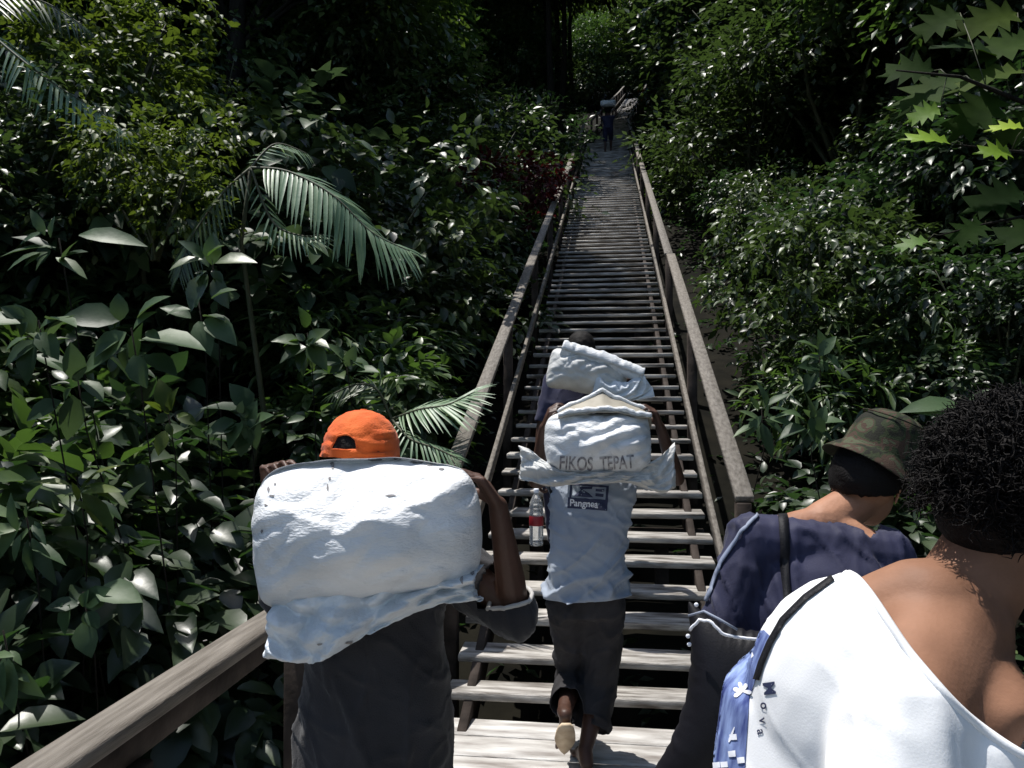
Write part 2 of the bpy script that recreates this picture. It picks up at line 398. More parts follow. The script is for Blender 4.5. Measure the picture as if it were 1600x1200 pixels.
tree_proto('tree_mid', 22, 9, 5.2, 2.5, 2.8, 20, 1.05, 3300, .18, 'lf_mid', .13)
tree_proto('tree_yel', 23, 8, 5.0, 2.3, 2.2, 16, 1.0, 2500, .17, 'lf_yel', .10)
tree_proto('tree_tall', 24, 15, 10.5, 3.0, 3.5, 22, 1.3, 3600, .22, 'lf_canopy', .24, .9)
def tree(key, x, y, label, group=None, s=1.0, rz=None, sz=None, z=None):
    rr = random.Random(int(x * 577 + y * 313)); root = empty('tree', (x, y, (ground(x, y) - .15) if z is None else z), rr.uniform(0, 6.28) if rz is None else rz)
    tag(root, label, 'tree', group); root.scale = (s, s, s * (sz or rr.uniform(.92, 1.1)))
    for nm, me in (('crown', PROTO[key][0]), ('trunk', PROTO[key][1])):
        o = bpy.data.objects.new(nm, me); link(o); o.parent = root
    return root
# undergrowth: one mass of leaves over the slope
rs = np.random.RandomState(5); P = []
while len(P) < 15000:
    y = rs.uniform(-1.0, 58); x = rs.uniform(-1, 1) * (3.5 + .62 * max(y, 1.5))
    if abs(x) < 1.35 and y > -1.5: 
        if rs.rand() < .8: continue
        P.append((x, y, ground(x, y) + rs.uniform(0, .12) )); continue
    if rs.rand() > 1.0 / (1 + .02 * y): continue
    if rs.rand() < .35: x = math.copysign(rs.uniform(1.5, 4.5), x)
    P.append((x, y, ground(x, y) + abs(rs.normal()) * .28 * (1 if abs(x) > 1.7 else .4)))
P = np.array(P)
d = rnd_unit(rs, len(P)) * np.array([1, 1, .3]) + np.array([0, 0, .25])
ug = leaves_mesh('undergrowth', *sprigs(rs, P, d, rs.uniform(.15, .4, len(P)), 5, .12 + 0 * P[:, 0]), 'tiny', rs)
o = obj('undergrowth', ug, M['lf_dark'], None, False); tag(o, 'dark mass of low leaves covering the slope under the trees', 'undergrowth', None, 'stuff')
# scattered shrubs, in bands: near / middle / far
rr = random.Random(77); placed = []
def free(x, y, r):
    for (a, b, c) in placed:
        if (a - x) ** 2 + (b - y) ** 2 < (r + c) ** 2: return False
    placed.append((x, y, r)); return True
def band(y0, y1, n, keys, r, clear, s0, s1, xmax, side, label, group):
    k = 0; t = 0
    while k < n and t < 4000:
        t += 1; y = rr.uniform(y0, y1); x = side * rr.uniform(clear, xmax(y))
        if not free(x, y, r): continue
        shrub(keys[rr.randrange(len(keys))], x, y, label, group, s=rr.uniform(s0, s1)); k += 1
XL = lambda y: 1.0 * y + 3.4; XR = lambda y: .56 * y + 3.4
band(2.0, 7.5, 30, ['near_dark', 'near_pale', 'near_broad', 'near_mid', 'near_pale', 'near_lance'], .30, 2.0, 1.0, 1.7, XL, -1, 'leafy green shrub crowding the slope left of the landing', 'near shrubs left of the landing')
band(2.5, 8, 11, ['near_dark', 'near_mid', 'near_lance'], .42, 1.7, .7, 1.1, XR, 1, 'leafy green shrub crowding the slope right of the lower steps', 'near shrubs right of the lower steps')
band(6, 14, 22, ['mid_dark', 'mid_mid', 'mid_dark'], .8, 2.1, .8, 1.3, XL, -1, 'dark shrub on the middle slope left of the stairs', 'middle shrubs left of the stairs')
band(6.5, 15, 20, ['mid_dark', 'mid_mid', 'mid_dark'], .75, 2.3, .7, 1.15, XR, 1, 'dark shrub on the middle slope right of the stairs', 'middle shrubs right of the stairs')
band(14, 44, 34, ['far_dark', 'far_mid', 'far_dark'], 1.2, 2.6, .8, 1.3, XL, -1, 'dense dark bush far up the slope left of the stairs', 'far bushes left of the stairs')
band(15, 44, 30, ['far_dark', 'far_mid', 'far_mid'], 1.2, 2.9, .8, 1.3, XR, 1, 'dense dark bush far up the slope right of the stairs', 'far bushes right of the stairs')
band(8, 26, 30, ['far_mid', 'far_dark', 'far_mid'], .85, 3.0, 1.0, 1.8, XR, 1, 'tall leafy bush in the wall of small leaves right of the stairs', 'tall bushes right of the stairs')
band(8, 22, 12, ['far_mid', 'far_dark'], .9, 3.4, .8, 1.3, XL, -1, 'tall leafy bush in the dark wall left of the stairs', 'tall bushes left of the stairs')
placed.clear()
def tband(y0, y1, n, keys, r, clear, xmax, side, label, group, s0=.9, s1=1.25):
    k = t = 0
    while k < n and t < 4000:
        t += 1; y = rr.uniform(y0, y1); x = side * rr.uniform(clear, xmax(y))
        if not free(x, y, r): continue
        tree(keys[rr.randrange(len(keys))], x, y, label, group, s=rr.uniform(s0, s1)); k += 1
tband(12, 22, 9, ['tree_dark', 'tree_mid', 'tree_dark'], 1.5, 5.0, lambda y: 1.0 * y + 3, -1, 'dark forest tree on the left slope', 'trees on the left slope')
tband(8, 20, 7, ['tree_dark', 'tree_mid', 'tree_mid'], 1.5, 4.6, lambda y: .62 * y + 3, 1, 'dark forest tree on the right slope', 'trees on the right slope')
tband(22, 50, 15, ['tree_tall', 'tree_dark', 'tree_mid'], 2.0, 4.8, lambda y: 1.0 * y, -1, 'distant forest tree left of the upper stairs', 'distant trees left of the upper stairs', 1, 1.4)
tband(22, 50, 12, ['tree_tall', 'tree_mid', 'tree_mid'], 2.0, 4.5, lambda y: .62 * y, 1, 'distant forest tree right of the upper stairs', 'distant trees right of the upper stairs', 1, 1.4)
tband(55, 70, 30, ['tree_mid', 'tree_dark', 'tree_mid'], 1.7, -24, lambda y: 26, 1, 'tree closing the view beyond the top of the stairs', 'trees beyond the top of the stairs', 1.0, 1.5)
placed.clear()
for i in range(44):
    for t_ in range(50):
        x = rr.uniform(-20, 22); y = rr.uniform(55, 72)
        if free(x, y, 1.0): break
    shrub(['far_mid', 'far_dark'][i % 2], x, y, 'leafy bush closing the view beyond the top of the stairs', 'bushes beyond the top of the stairs', s=1.3 + .03 * (y - 55))
# high canopy trees added out of view: crowns shade the slope, gap lights the landing
tree_proto('canopy', 31, 12, 9.5, 3.8, .7, 26, 1.05, 1300, .30, 'lf_canopy', .17, .8, 5, .6)
def tree_at_crown(cx, cy, label, group, s=1.0):
    for t_ in range(24):
        rz = rr.uniform(0, 6.28); x = cx - .8 * math.cos(rz); y = cy - .8 * math.sin(rz)
        if abs(x) < 1.9: x = 1.9 * (1 if x > 0 else -1)
        d_ = (V(x, y, 4) - EYE); f_ = d_.dot(CAMF); px_ = 800 + d_.dot(CAMR) / f_ * FPX if f_ > 0 else -999
        if not (f_ > 0 and y < 26 and (1060 < px_ < 1580 or 420 < px_ < 860)): break
    else: return None
    return tree('canopy_dense' if y > 11 and -9 < cx < 3.5 else 'canopy', x, y, label, group, s=s, rz=rz, sz=1.0)
spots = []
for j, y in enumerate(np.arange(8.6, 42, 5.2)):
    for i, x in enumerate(np.arange(-17, 20, 5.4)):
        spots.append((x + (j % 2) * 2.7 + rr.uniform(-.7, .7), y + rr.uniform(-.7, .7)))
spots = [s_ for s_ in spots if abs(s_[0]) < .8 * s_[1] + 5]
for y in (-5, 0.5, 5.0):
    for x in (-13.5, -8.2, 4.2, 9.0, 13.5):
        if not ((x == -8.2 and y > -5) or (x == 4.2 and y > 4)): spots.append((x + rr.uniform(-.5, .5), y))
for x in (-6, 0, 6): spots.append((x, -10.5))  # unseen crowns behind the camera, added to cut the sky light
def gap(x, y):
    yy = min(max(y, 1.5), 9.3); return math.hypot(x + 2.7, y - yy) < 5.3
spots = [s_ for s_ in spots if not gap(*s_) and not (s_[0] > 3 and (s_[1] > 10 and rr.random() < .4 or (s_[0] < 8.5 and 9.5 < s_[1] < 17))) and not (s_[0] < -6 and s_[1] > 14 and rr.random() < .3)] + [(2.3, 8.6)]
tree_proto('canopy_dense', 32, 12, 9.5, 3.9, .8, 30, 1.15, 1500, .30, 'lf_canopy', .15, .8, 5, .6)
spots += [(-2.6 + rr.uniform(-.6, .6), y) for y in np.arange(14.5, 36, 4.0)] + [(5.2, 13.5), (9.5, 11.0), (6.5, 18.5), (7.5, 24)] + [(-8.5, 11.5), (-5.5, 16.5), (-6.8, 11.0)]  # extra crowns added to darken the stairs and banks
for (x, y) in spots:
    near = y < 8.4
    tree_at_crown(x, y, 'tall canopy tree added around the landing for shade' if near else 'tall slender canopy tree added to shade the slope over the stairs', 'added shade trees around the landing' if near else 'added shade trees on the slope')


# ------------------------------------------------------------------ plants that stand out
def frond(pts, llen, n, side_n, m, parent, seed=0, droop=.35, bothw=(1, 1), wsc=1.0, name='frond'):
    """rachis through pts with leaflets on both sides; side_n = normal of the frond's plane"""
    rs = np.random.RandomState(seed); P_ = [Vector(p) for p in pts]; dense = []
    for i in range(len(P_) - 1):
        a0 = P_[max(i - 1, 0)]; a1 = P_[i]; a2 = P_[i + 1]; a3 = P_[min(i + 2, len(P_) - 1)]
        for k in range(8):
            t = k / 8; dense.append(.5 * ((2 * a1) + (a2 - a0) * t + (2 * a0 - 5 * a1 + 4 * a2 - a3) * t * t + (3 * a1 - a0 - 3 * a2 + a3) * t ** 3))
    dense.append(P_[-1]); L = len(dense); mb = MB().tube(dense, [.009 * (1 - .8 * i / L) + .0015 for i in range(L)], 5)
    ra = pobj(name, mb.mesh('rachis'), M['stem'], parent)
    pos = []; ax = []; up = []; sz = []
    for i in range(n):
        t = (i + .5) / n; t2 = .10 + .90 * t; f_ = t2 * (L - 1); k = min(int(f_), L - 2); p = dense[k].lerp(dense[k + 1], f_ - k); d = (dense[k + 1] - dense[k]).normalized()
        sd = d.cross(Vector(side_n)).normalized(); nn_ = sd.cross(d)
        for s_, wt in ((1, bothw[0]), (-1, bothw[1])):
            pos.append(p); ang = 1.0 - .45 * t; a = sd * s_ * ang + d * (.55 + .6 * t) - V(0, 0, droop) + Vector(rs.normal(size=3)) * .06
            ax.append(a); up.append(nn_ + Vector(rs.normal(size=3)) * .12); sz.append(llen * wt * math.sin(math.pi * min(1, .14 + .80 * t)) ** .6 * rs.uniform(.9, 1.08))
    lm = leaves_mesh('leaflets', pos, ax, up, sz, 'strip', rs, np.full(len(pos), 1.25 * wsc)); o = pobj('leaflets', lm, M[m], ra); return ra
def stalk(parent, pts, r=.012, m='stem', name='stem'):
    pts = [Vector(p) for p in pts]; b = pts[-1].copy(); rq = random.Random(int(b.x * 991 + b.z * 373)); b.x += rq.uniform(-.35, .35); b.y += rq.uniform(0, .5); b.z = ground(b.x, b.y) - .1; mid = (pts[-1] + b) / 2 + V(rq.uniform(-.2, .2), rq.uniform(0, .15), 0)
    return pobj(name, MB().tube(pts + [mid, b], [r * .7] * len(pts) + [r, r * 1.4], 7).mesh(name), M[m], parent)
def plant_root(name, p, label, cat, group=None):
    o = empty(name, (p.x, p.y, ground(p.x, p.y))); tag(o, label, cat, group); return o
# palms
c = at(392, 262, 5.4); pr = plant_root('palm', c, 'young palm with a bright feathery frond left of the stairs', 'palm'); stalk(pr, [c, c + V(-.12, .1, -.5)], .022)
pn = CAMF * -.5 + V(0, 0, .85)
frond([c, at(450, 268, 5.3), at(520, 305, 5.2), at(580, 362, 5.15), at(640, 392, 5.1)], .46, 34, pn, 'lf_palm', pr, 1, .30, (1, .75))
frond([c, at(430, 225, 5.6), at(480, 240, 5.7)], .22, 16, pn, 'lf_palm', pr, 2)
frond([c, at(425, 345, 5.3), at(470, 368, 5.2), at(505, 366, 5.15)], .22, 20, pn, 'lf_palm', pr, 3, .5)
frond([c, at(350, 300, 5.3), at(300, 370, 5.2), at(280, 430, 5.1)], .30, 22, pn, 'lf_mid', pr, 4, .4)
c = at(612, 655, 4.9); pr = plant_root('palm', c, 'small palm fanning out between the orange cap and the left handrail', 'palm'); stalk(pr, [c, c + V(-.05, .05, -.3)], .018)
frond([c, at(655, 640, 4.8), at(700, 632, 4.75), at(742, 612, 4.7)], .30, 22, pn, 'lf_palm', pr, 5, .15)
frond([c, at(640, 685, 4.7), at(680, 700, 4.6), at(715, 716, 4.55)], .20, 18, pn, 'lf_palm', pr, 6, .2)
frond([c, at(590, 610, 4.9), at(560, 600, 4.9), at(520, 615, 4.85)], .22, 18, pn, 'lf_mid', pr, 7, .3)
c = at(-40, 30, 6.0); pr = plant_root('palm', c, 'palm arching its frond in at the top left corner', 'palm'); stalk(pr, [c, c + V(-.1, .1, -1.2)], .03)
frond([c, at(20, 82, 5.8), at(80, 128, 5.7), at(150, 172, 5.6), at(200, 210, 5.55)], .34, 30, pn, 'lf_palm', pr, 8, .55)
frond([c, at(-20, 0, 6.0), at(60, 0, 6.1), at(130, 40, 6.1)], .34, 24, pn, 'lf_mid', pr, 9, .5)
# big-leaved plants: leaves given as (tip direction in the picture, length in picture units)
def bigleaf(name, px, py, d, leaves, label, cat='plant', kind='oval', m='lf_pale', ws=1.0, seed=0, group=None):
    rs = np.random.RandomState(seed + 11); c = at(px, py, d); root = plant_root(name, c, label, cat, group); stalk(root, [c, c + V(.02, .04, -.25)], .0045, 'bark')
    pos = []; ax = []; up = []; sz = []
    extra = [(a + rs.uniform(20, 50), L * rs.uniform(.35, .7)) for (a, L) in leaves]
    for (a, L) in leaves + extra:
        dirn = CAMR * math.cos(R(a)) + V(0, 0, 1) * math.sin(R(a)) - CAMF * rs.uniform(.1, .6)
        pos.append(c + Vector(rs.normal(size=3)) * .02 + dirn * .03 - V(0, 0, .10 * rs.rand())); ax.append(dirn); up.append(V(0, 0, 1) - CAMF * rs.uniform(.5, 1.0) + Vector(rs.normal(size=3)) * .25); sz.append(L / FPX * d * 1.0)
    pobj('leaves', leaves_mesh('leaves', pos, ax, up, sz, kind, rs, np.full(len(pos), ws)), M[m], root); return root
ev = lambda n, L, a0=0, seed=0: [(a0 + 360 * k / n + random.Random(seed + k).uniform(-15, 15), L * random.Random(seed + k + 9).uniform(.7, 1.15)) for k in range(n)]
bigleaf('broadleaf_plant', 92, 372, 3.6, [(2, 100), (178, 75), (60, 50), (110, 45), (-20, 60), (-160, 55), (150, 60)], 'rosette of long pale leaves near the left edge at mid height', kind='lance', ws=1.5, seed=1)
bigleaf('broadleaf_plant', 205, 512, 3.3, [(5, 105), (45, 62), (-65, 55), (-140, 70), (170, 80), (-20, 60)], 'plant with the largest pale oval leaf, left of the palm', ws=1.15, seed=2)
bigleaf('broadleaf_plant', 60, 500, 3.2, ev(7, 70, 10, 3), 'pale leaved plant at the left edge below the rosette', ws=1.1, seed=3)
bigleaf('broadleaf_plant', 120, 585, 3.3, ev(6, 70, -30, 5), 'grey green plant under the largest oval leaf', seed=4)
bigleaf('oval_leaf_plant', 385, 640, 3.9, [(-150, 48), (-120, 45), (-95, 46), (-60, 48), (120, 50), (160, 60), (40, 50), (75, 42), (190, 45)], 'plant with round pale leaflets just left of the orange cap', kind='ovate', ws=1.1, seed=5)
bigleaf('oval_leaf_plant', 262, 640, 3.7, [(100, 55), (80, 40), (-20, 36), (-100, 40)], 'olive green upright leaf beside the round pale leaflets', m='lf_yel', seed=6)
bigleaf('lance_leaf_plant', 120, 745, 3.1, [(20, 75), (-10, 80), (-28, 90), (40, 60), (160, 50), (-50, 55)], 'yellow green lance leaved plant above the lower left corner', kind='lance', m='lf_yel', ws=1.3, seed=7)
bigleaf('lance_leaf_plant', 40, 800, 2.9, ev(8, 80, 0, 21), 'blue green lance leaved plant at the left edge under the yellow green one', kind='lance', ws=1.3, seed=8)
bigleaf('broadleaf_plant', 130, 925, 2.9, [(0, 75), (25, 45), (-60, 55), (-100, 45), (170, 45)], 'pale leaf cluster over the landing rail', ws=1.2, seed=9)
bigleaf('broadleaf_plant', 5, 985, 2.6, [(-40, 80), (-70, 85), (-95, 70), (20, 40)], 'drooping pale leaves at the left edge beside the landing rail', kind='lance', ws=1.6, seed=10)
bigleaf('broadleaf_plant', 1500, 628, 3.6, [(175, 90), (195, 80), (-10, 70), (160, 60), (30, 60)], 'pale long leaved plant between the camouflage hat and the curly hair', kind='lance', ws=1.6, seed=11)
bigleaf('lance_leaf_plant', 1190, 640, 4.6, ev(8, 52, 8, 31), 'pale lance leaved plant right of the handrail above the landing', kind='lance', ws=1.3, seed=12)
bigleaf('oval_leaf_plant', 1265, 650, 4.3, ev(8, 40, 20, 41), 'small pale oval leaved plant left of the camouflage hat', kind='ovate', seed=13)
bigleaf('oval_leaf_plant', 1280, 550, 5.2, ev(8, 42, 0, 51), 'light leaved sprig on the dark slope above the camouflage hat', kind='oval', seed=14)
bigleaf('broadleaf_plant', 330, 400, 4.2, ev(6, 60, 12, 61), 'dull green plant under the short palm frond', m='lf_mid', seed=15)
bigleaf('broadleaf_plant', 310, 470, 4.0, [(-30, 70), (-60, 60), (150, 50), (30, 45)], 'dusky plant with two hanging leaves right of the largest oval leaf', seed=16)
bigleaf('oval_leaf_plant', 480, 520, 4.6, ev(7, 45, 0, 71), 'light green sprig above the orange cap', kind='ovate', m='lf_mid', seed=17)
bigleaf('oval_leaf_plant', 540, 560, 4.8, [(-20, 42), (10, 40), (60, 36), (120, 38), (170, 40)], 'pale sprig above the orange cap and left of the small palm', kind='oval', seed=18)
# branch with lobed leaves lit from behind, reaching in at the upper right
bx_ = at(1760, 260, 3.6); lt = plant_root('lobed_leaf_tree', bx_, 'bright lobed leaves lit from behind reaching in at the upper right', 'tree')
stalk(lt, [at(1640, 190, 3.3), at(1700, 230, 3.45), bx_], .03, 'bark', 'trunk')
pobj('branch', MB().tube([at(1700, 230, 3.45), at(1600, 160, 3.3), at(1500, 120, 3.2), at(1400, 110, 3.2)], [.016, .011, .007, .003], 6).mesh('branch'), M['bark'], lt)
pobj('branch', MB().tube([at(1700, 230, 3.45), at(1620, 240, 3.2), at(1570, 235, 3.15), at(1490, 225, 3.1)], [.012, .008, .005, .002], 6).mesh('branch'), M['bark'], lt)
pobj('branch', MB().tube([bx_, at(1640, 330, 3.3), at(1540, 350, 3.3), at(1450, 372, 3.3)], [.012, .008, .005, .002], 6).mesh('branch'), M['bark'], lt)
BR = []
for row in ([(1700, 230, 3.45), (1600, 160, 3.3), (1500, 120, 3.2), (1400, 110, 3.2)], [(1700, 230, 3.45), (1620, 240, 3.2), (1570, 235, 3.15), (1490, 225, 3.1)], [(1760, 260, 3.6), (1640, 330, 3.3), (1540, 350, 3.3), (1450, 372, 3.3)]):
    for a, b in zip(row[:-1], row[1:]):
        for k in range(5): BR.append(at(*a).lerp(at(*b), k / 5))
def lobed(items, m, nm):
    rs = np.random.RandomState(3); pos = []; ax = []; up = []; sz = []
    for (x, y, d, a, L) in items:
        dirn = CAMR * math.cos(R(a)) + V(0, 0, 1) * math.sin(R(a)) - CAMF * rs.uniform(-.2, .3); pos.append(at(x, y, d)); ax.append(dirn); up.append(-CAMF * .9 + V(0, 0, .7) + Vector(rs.normal(size=3)) * .2); sz.append(L * .86 / FPX * d)
    lv = pobj(nm, leaves_mesh(nm, pos, ax, up, sz, 'lobed', rs), M[m], lt); mb = MB()
    for p in pos:
        q = min(BR, key=lambda b: (b - p).length); mb.tube([p, (p + q) / 2 + V(0, 0, .015), q], .0022, 4)
    pobj('leaf_stalks', mb.mesh('leaf_stalks'), M['stem'], lv)
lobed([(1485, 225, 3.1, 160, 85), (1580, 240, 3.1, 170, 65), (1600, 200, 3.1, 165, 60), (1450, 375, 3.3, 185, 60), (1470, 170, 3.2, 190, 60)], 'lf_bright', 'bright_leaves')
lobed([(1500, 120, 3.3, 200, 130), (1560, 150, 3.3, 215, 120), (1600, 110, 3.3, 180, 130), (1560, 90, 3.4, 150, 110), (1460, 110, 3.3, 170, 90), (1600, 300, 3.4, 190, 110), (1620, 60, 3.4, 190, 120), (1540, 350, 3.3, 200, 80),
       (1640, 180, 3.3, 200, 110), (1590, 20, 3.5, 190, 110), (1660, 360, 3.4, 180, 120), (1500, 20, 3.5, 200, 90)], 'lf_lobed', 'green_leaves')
# coloured bushes
q_ = at(800, 262, 13.0); shrub('red', q_.x, q_.y, 'dark red leaved bush left of the handrail halfway up', z=q_.z - 1.1, s=.75)
q_ = at(1006, 150, 34); shrub('orange', q_.x + .3, q_.y, 'orange leaved bush lit at the right of the stair top', z=q_.z - .9, s=.6)
# yellow-green bushes at the upper left
for (x, y, d, s_, key, lab) in ((185, 80, 7.0, .75, 'mid_yel', 'yellow green bush high at the upper left'), (285, 190, 8.2, .62, 'mid_yel', 'yellow green bush above the bright palm frond'), (245, 290, 5.6, .5, 'mid_yel', 'olive bush left of the bright palm frond'), (45, 260, 6.0, .6, 'mid_mid', 'green bush at the left edge under the corner palm'),
                     (550, 60, 16, 1.0, 'mid_mid', 'dim bush at the top centre left')):
    q_ = at(px=x, py=y, d=d); shrub(key, q_.x, q_.y, lab, z=q_.z - 1.1 * s_, s=s_)
# ------------------------------------------------------------------ figures: tools
FH = V(CAMF.x, CAMF.y, 0).normalized(); RT = CAMR.copy(); UPV = V(0, 0, 1)
def frame(f, up=UPV):
    f = Vector(f).normalized(); r = f.cross(up).normalized(); return r, f, r.cross(f)
class Prims:
    def __init__(s): s.bm = bmesh.new()
    def hull(s, pts):
        vs = [s.bm.verts.new(p) for p in pts]; r = bmesh.ops.convex_hull(s.bm, input=vs)
        dead = [g for g in r['geom_interior'] + r['geom_unused'] if isinstance(g, bmesh.types.BMVert)]
        if dead: bmesh.ops.delete(s.bm, geom=list(set(dead)), context='VERTS')
    def cap(s, p, r, q, r2, flat=None, fl=1.0, n=10):
        """tapered capsule; flat = axis along which both ends are squashed by fl"""
        P = []
        for c, rad in ((Vector(p), r), (Vector(q), r2)):
            for i in range(1, 7):
                ph = math.pi * i / 7
                for k in range(n):
                    t = 2 * math.pi * k / n; d = V(math.sin(ph) * math.cos(t), math.sin(ph) * math.sin(t), math.cos(ph)) * rad
                    if flat is not None: d = d - Vector(flat) * d.dot(Vector(flat)) * (1 - fl)
                    P.append(c + d)
        s.hull(P); return s
    def ell(s, c, rad, ax):
        m = bmesh.ops.create_icosphere(s.bm, subdivisions=3, radius=1)
        c = Vector(c)
        for v in m['verts']: q = v.co.copy(); v.co = c + ax[0] * q.x * rad[0] + ax[1] * q.y * rad[1] + ax[2] * q.z * rad[2]
        return s
    def loft(s, rings, n=36, e=2.3):
        """rings: (centre, rx, ry, xdir, ydir)"""
        R_ = []
        for (c, rx, ry, xd, yd) in rings:
            c = Vector(c); ring = []
            for k in range(n):
                t = 2 * math.pi * k / n; a, b = math.cos(t), math.sin(t)
                a = math.copysign(abs(a) ** (2 / e), a); b = math.copysign(abs(b) ** (2 / e), b)
                ring.append(s.bm.verts.new(c + xd * rx * a + yd * ry * b))
            R_.append(ring)
        for i in range(len(R_) - 1):
            for k in range(n): s.bm.faces.new((R_[i][k], R_[i][(k + 1) % n], R_[i + 1][(k + 1) % n], R_[i + 1][k]))
        s.bm.faces.new(R_[0][::-1]); s.bm.faces.new(R_[-1]); return s
    def remesh(s, name, voxel, smooth=6, factor=.5):
        me = bpy.data.meshes.new('tmp'); bmesh.ops.recalc_face_normals(s.bm, faces=s.bm.faces[:]); s.bm.to_mesh(me); s.bm.free()
        o = bpy.data.objects.new('tmp', me); link(o)
        m = o.modifiers.new('r', 'REMESH'); m.mode = 'VOXEL'; m.voxel_size = voxel
        if smooth: m2 = o.modifiers.new('s', 'SMOOTH'); m2.factor = factor; m2.iterations = smooth
        dg = bpy.context.evaluated_depsgraph_get(); out = bpy.data.meshes.new_from_object(o.evaluated_get(dg)); out.name = name
        bpy.data.objects.remove(o); bpy.data.meshes.remove(me); return out
def arr(me):
    a = np.empty(len(me.vertices) * 3, np.float32); me.vertices.foreach_get('co', a); return a.reshape(-1, 3)
def nrm(me):
    a = np.empty(len(me.vertices) * 3, np.float32); me.vertices.foreach_get('normal', a); return a.reshape(-1, 3)
def setco(me, a): me.vertices.foreach_set('co', np.asarray(a, np.float32).ravel()); me.update()
def vnoise(P, scale, seed=0):
    """scale: per-axis frequencies, P (n,3)"""
    S = np.array(scale); return np.array([noise.noise(Vector(p) + Vector((seed * 7.3, seed * 3.1, seed))) for p in P * S])
def fold(me, amp, ax, freqs, seed=0, ridged=True, mask=None):
    """wrinkles: noise in a rotated, stretched frame; ax = 3 axes, freqs per axis"""
    P = arr(me); N = nrm(me); A = np.array([list(a) for a in ax]); Q = P @ A.T
    v = vnoise(Q, freqs, seed); v2 = vnoise(Q, [f * 2.3 for f in freqs], seed + 5)
    v3 = vnoise(Q, [f * 1.7 for f in freqs], seed + 11)
    d = -.0 + (np.exp(-(v / .085) ** 2) + .6 * np.exp(-(v3 / .07) ** 2) - .35) * .8 + v2 * .35
    d = np.maximum(d, -.28)
    if mask is not None: d = d * mask(P)
    setco(me, P + N * (d * amp)[:, None])
def cut(me, planes):
    """open a garment: faces beyond each plane (point, normal, radius) go, the rim is laid on the plane"""
    bm = bmesh.new(); bm.from_mesh(me)
    for (p, n, rad) in planes:
        p = Vector(p); n = Vector(n).normalized()
        dead = [f for f in bm.faces if (f.calc_center_median() - p).dot(n) > 0 and (f.calc_center_median() - p).length < rad]
        bmesh.ops.delete(bm, geom=dead, context='FACES')
        for v in bm.verts:
            if v.is_boundary and (v.co - p).length < rad + .02 and abs((v.co - p).dot(n)) < .02: v.co -= n * (v.co - p).dot(n)
    bm.to_mesh(me); bm.free()
def carve(me, p, n, dip, k):
    """wide curved neck opening: the rim follows n.d = -dip + k s^2"""
    bm = bmesh.new(); bm.from_mesh(me); p = Vector(p); n = Vector(n).normalized(); t = (n.cross(FH)).normalized()
    def g(c): d = c - p; s = d.dot(t); return d.dot(n) + dip - k * min(s * s, .06)
    bmesh.ops.delete(bm, geom=[f for f in bm.faces if g(f.calc_center_median()) > 0], context='FACES')
    for v in bm.verts:
        if v.is_boundary and abs(g(v.co)) < .02: v.co -= n * g(v.co)
    for _ in range(14):
        new = {}
        for v in bm.verts:
            if v.is_boundary and abs(g(v.co)) < .03:
                nb = [e.other_vert(v) for e in v.link_edges if e.is_boundary]
                if len(nb) == 2: new[v] = v.co * .5 + (nb[0].co + nb[1].co) * .25
        for v, c in new.items(): v.co = c
    bm.to_mesh(me); bm.free(); return g
def solid(o, t):
    m = o.modifiers.new('thick', 'SOLIDIFY'); m.thickness = t; m.offset = -1; return o
def ring_on(me_pts, r): pass
def hand(P, wrist, d, n, side, curl=(30, 45, 30), spread=6, s=1.0, thumb=(.5, 25)):
    """palm plus five fingers; d wrist->knuckles, n = way the palm faces, side=+1 thumb on the +lateral side"""
    d = Vector(d).normalized(); n = Vector(n); n = (n - d * n.dot(d)).normalized(); l = d.cross(n).normalized() * side
    w_ = Vector(wrist); L = .088 * s
    for k in range(4):
        off = (.030 - .020 * k) * s
        P.cap(w_ + l * off * .5 + d * .01 * s, .0145 * s, w_ + d * L * (1 - .03 * abs(k - 1)) + l * off, .0115 * s)
    P.cap(w_ + d * .02, .018 * s, w_ + d * .06 * s - l * .005, .018 * s)
    lens = [(.042, .025, .021), (.046, .029, .022), (.042, .027, .021), (.033, .020, .018)]
    for k in range(4):
        off = (.030 - .020 * k) * s; p = w_ + d * L * (1 - .03 * abs(k - 1)) + l * off
        a = 0; r_ = (.0098 - .0006 * k) * s; dd = (d + l * math.tan(R(spread * (1.5 - k)))).normalized()
        for j in range(3):
            a += R(curl[j] * (1 + .10 * (k - 1))); v = dd * math.cos(a) + n * math.sin(a); q = p + v * lens[k][j] * s
            P.cap(p, r_, q, r_ * .9, n=8); p = q; r_ *= .9
    p = w_ + d * .022 * s + l * .022 * s + n * .006; v = (d * (1 - thumb[0]) + l * (.35 + thumb[0]) + n * .35).normalized(); q = p + v * .045 * s
    P.cap(p, .014 * s, q, .0115 * s, n=8); v2 = (v + n * math.tan(R(thumb[1])) + d * .5).normalized(); q2 = q + v2 * .032 * s; P.cap(q, .011 * s, q2, .0095 * s, n=8)
    v3 = (v2 + n * .4).normalized(); P.cap(q2, .0095 * s, q2 + v3 * .022 * s, .0075 * s, n=8)
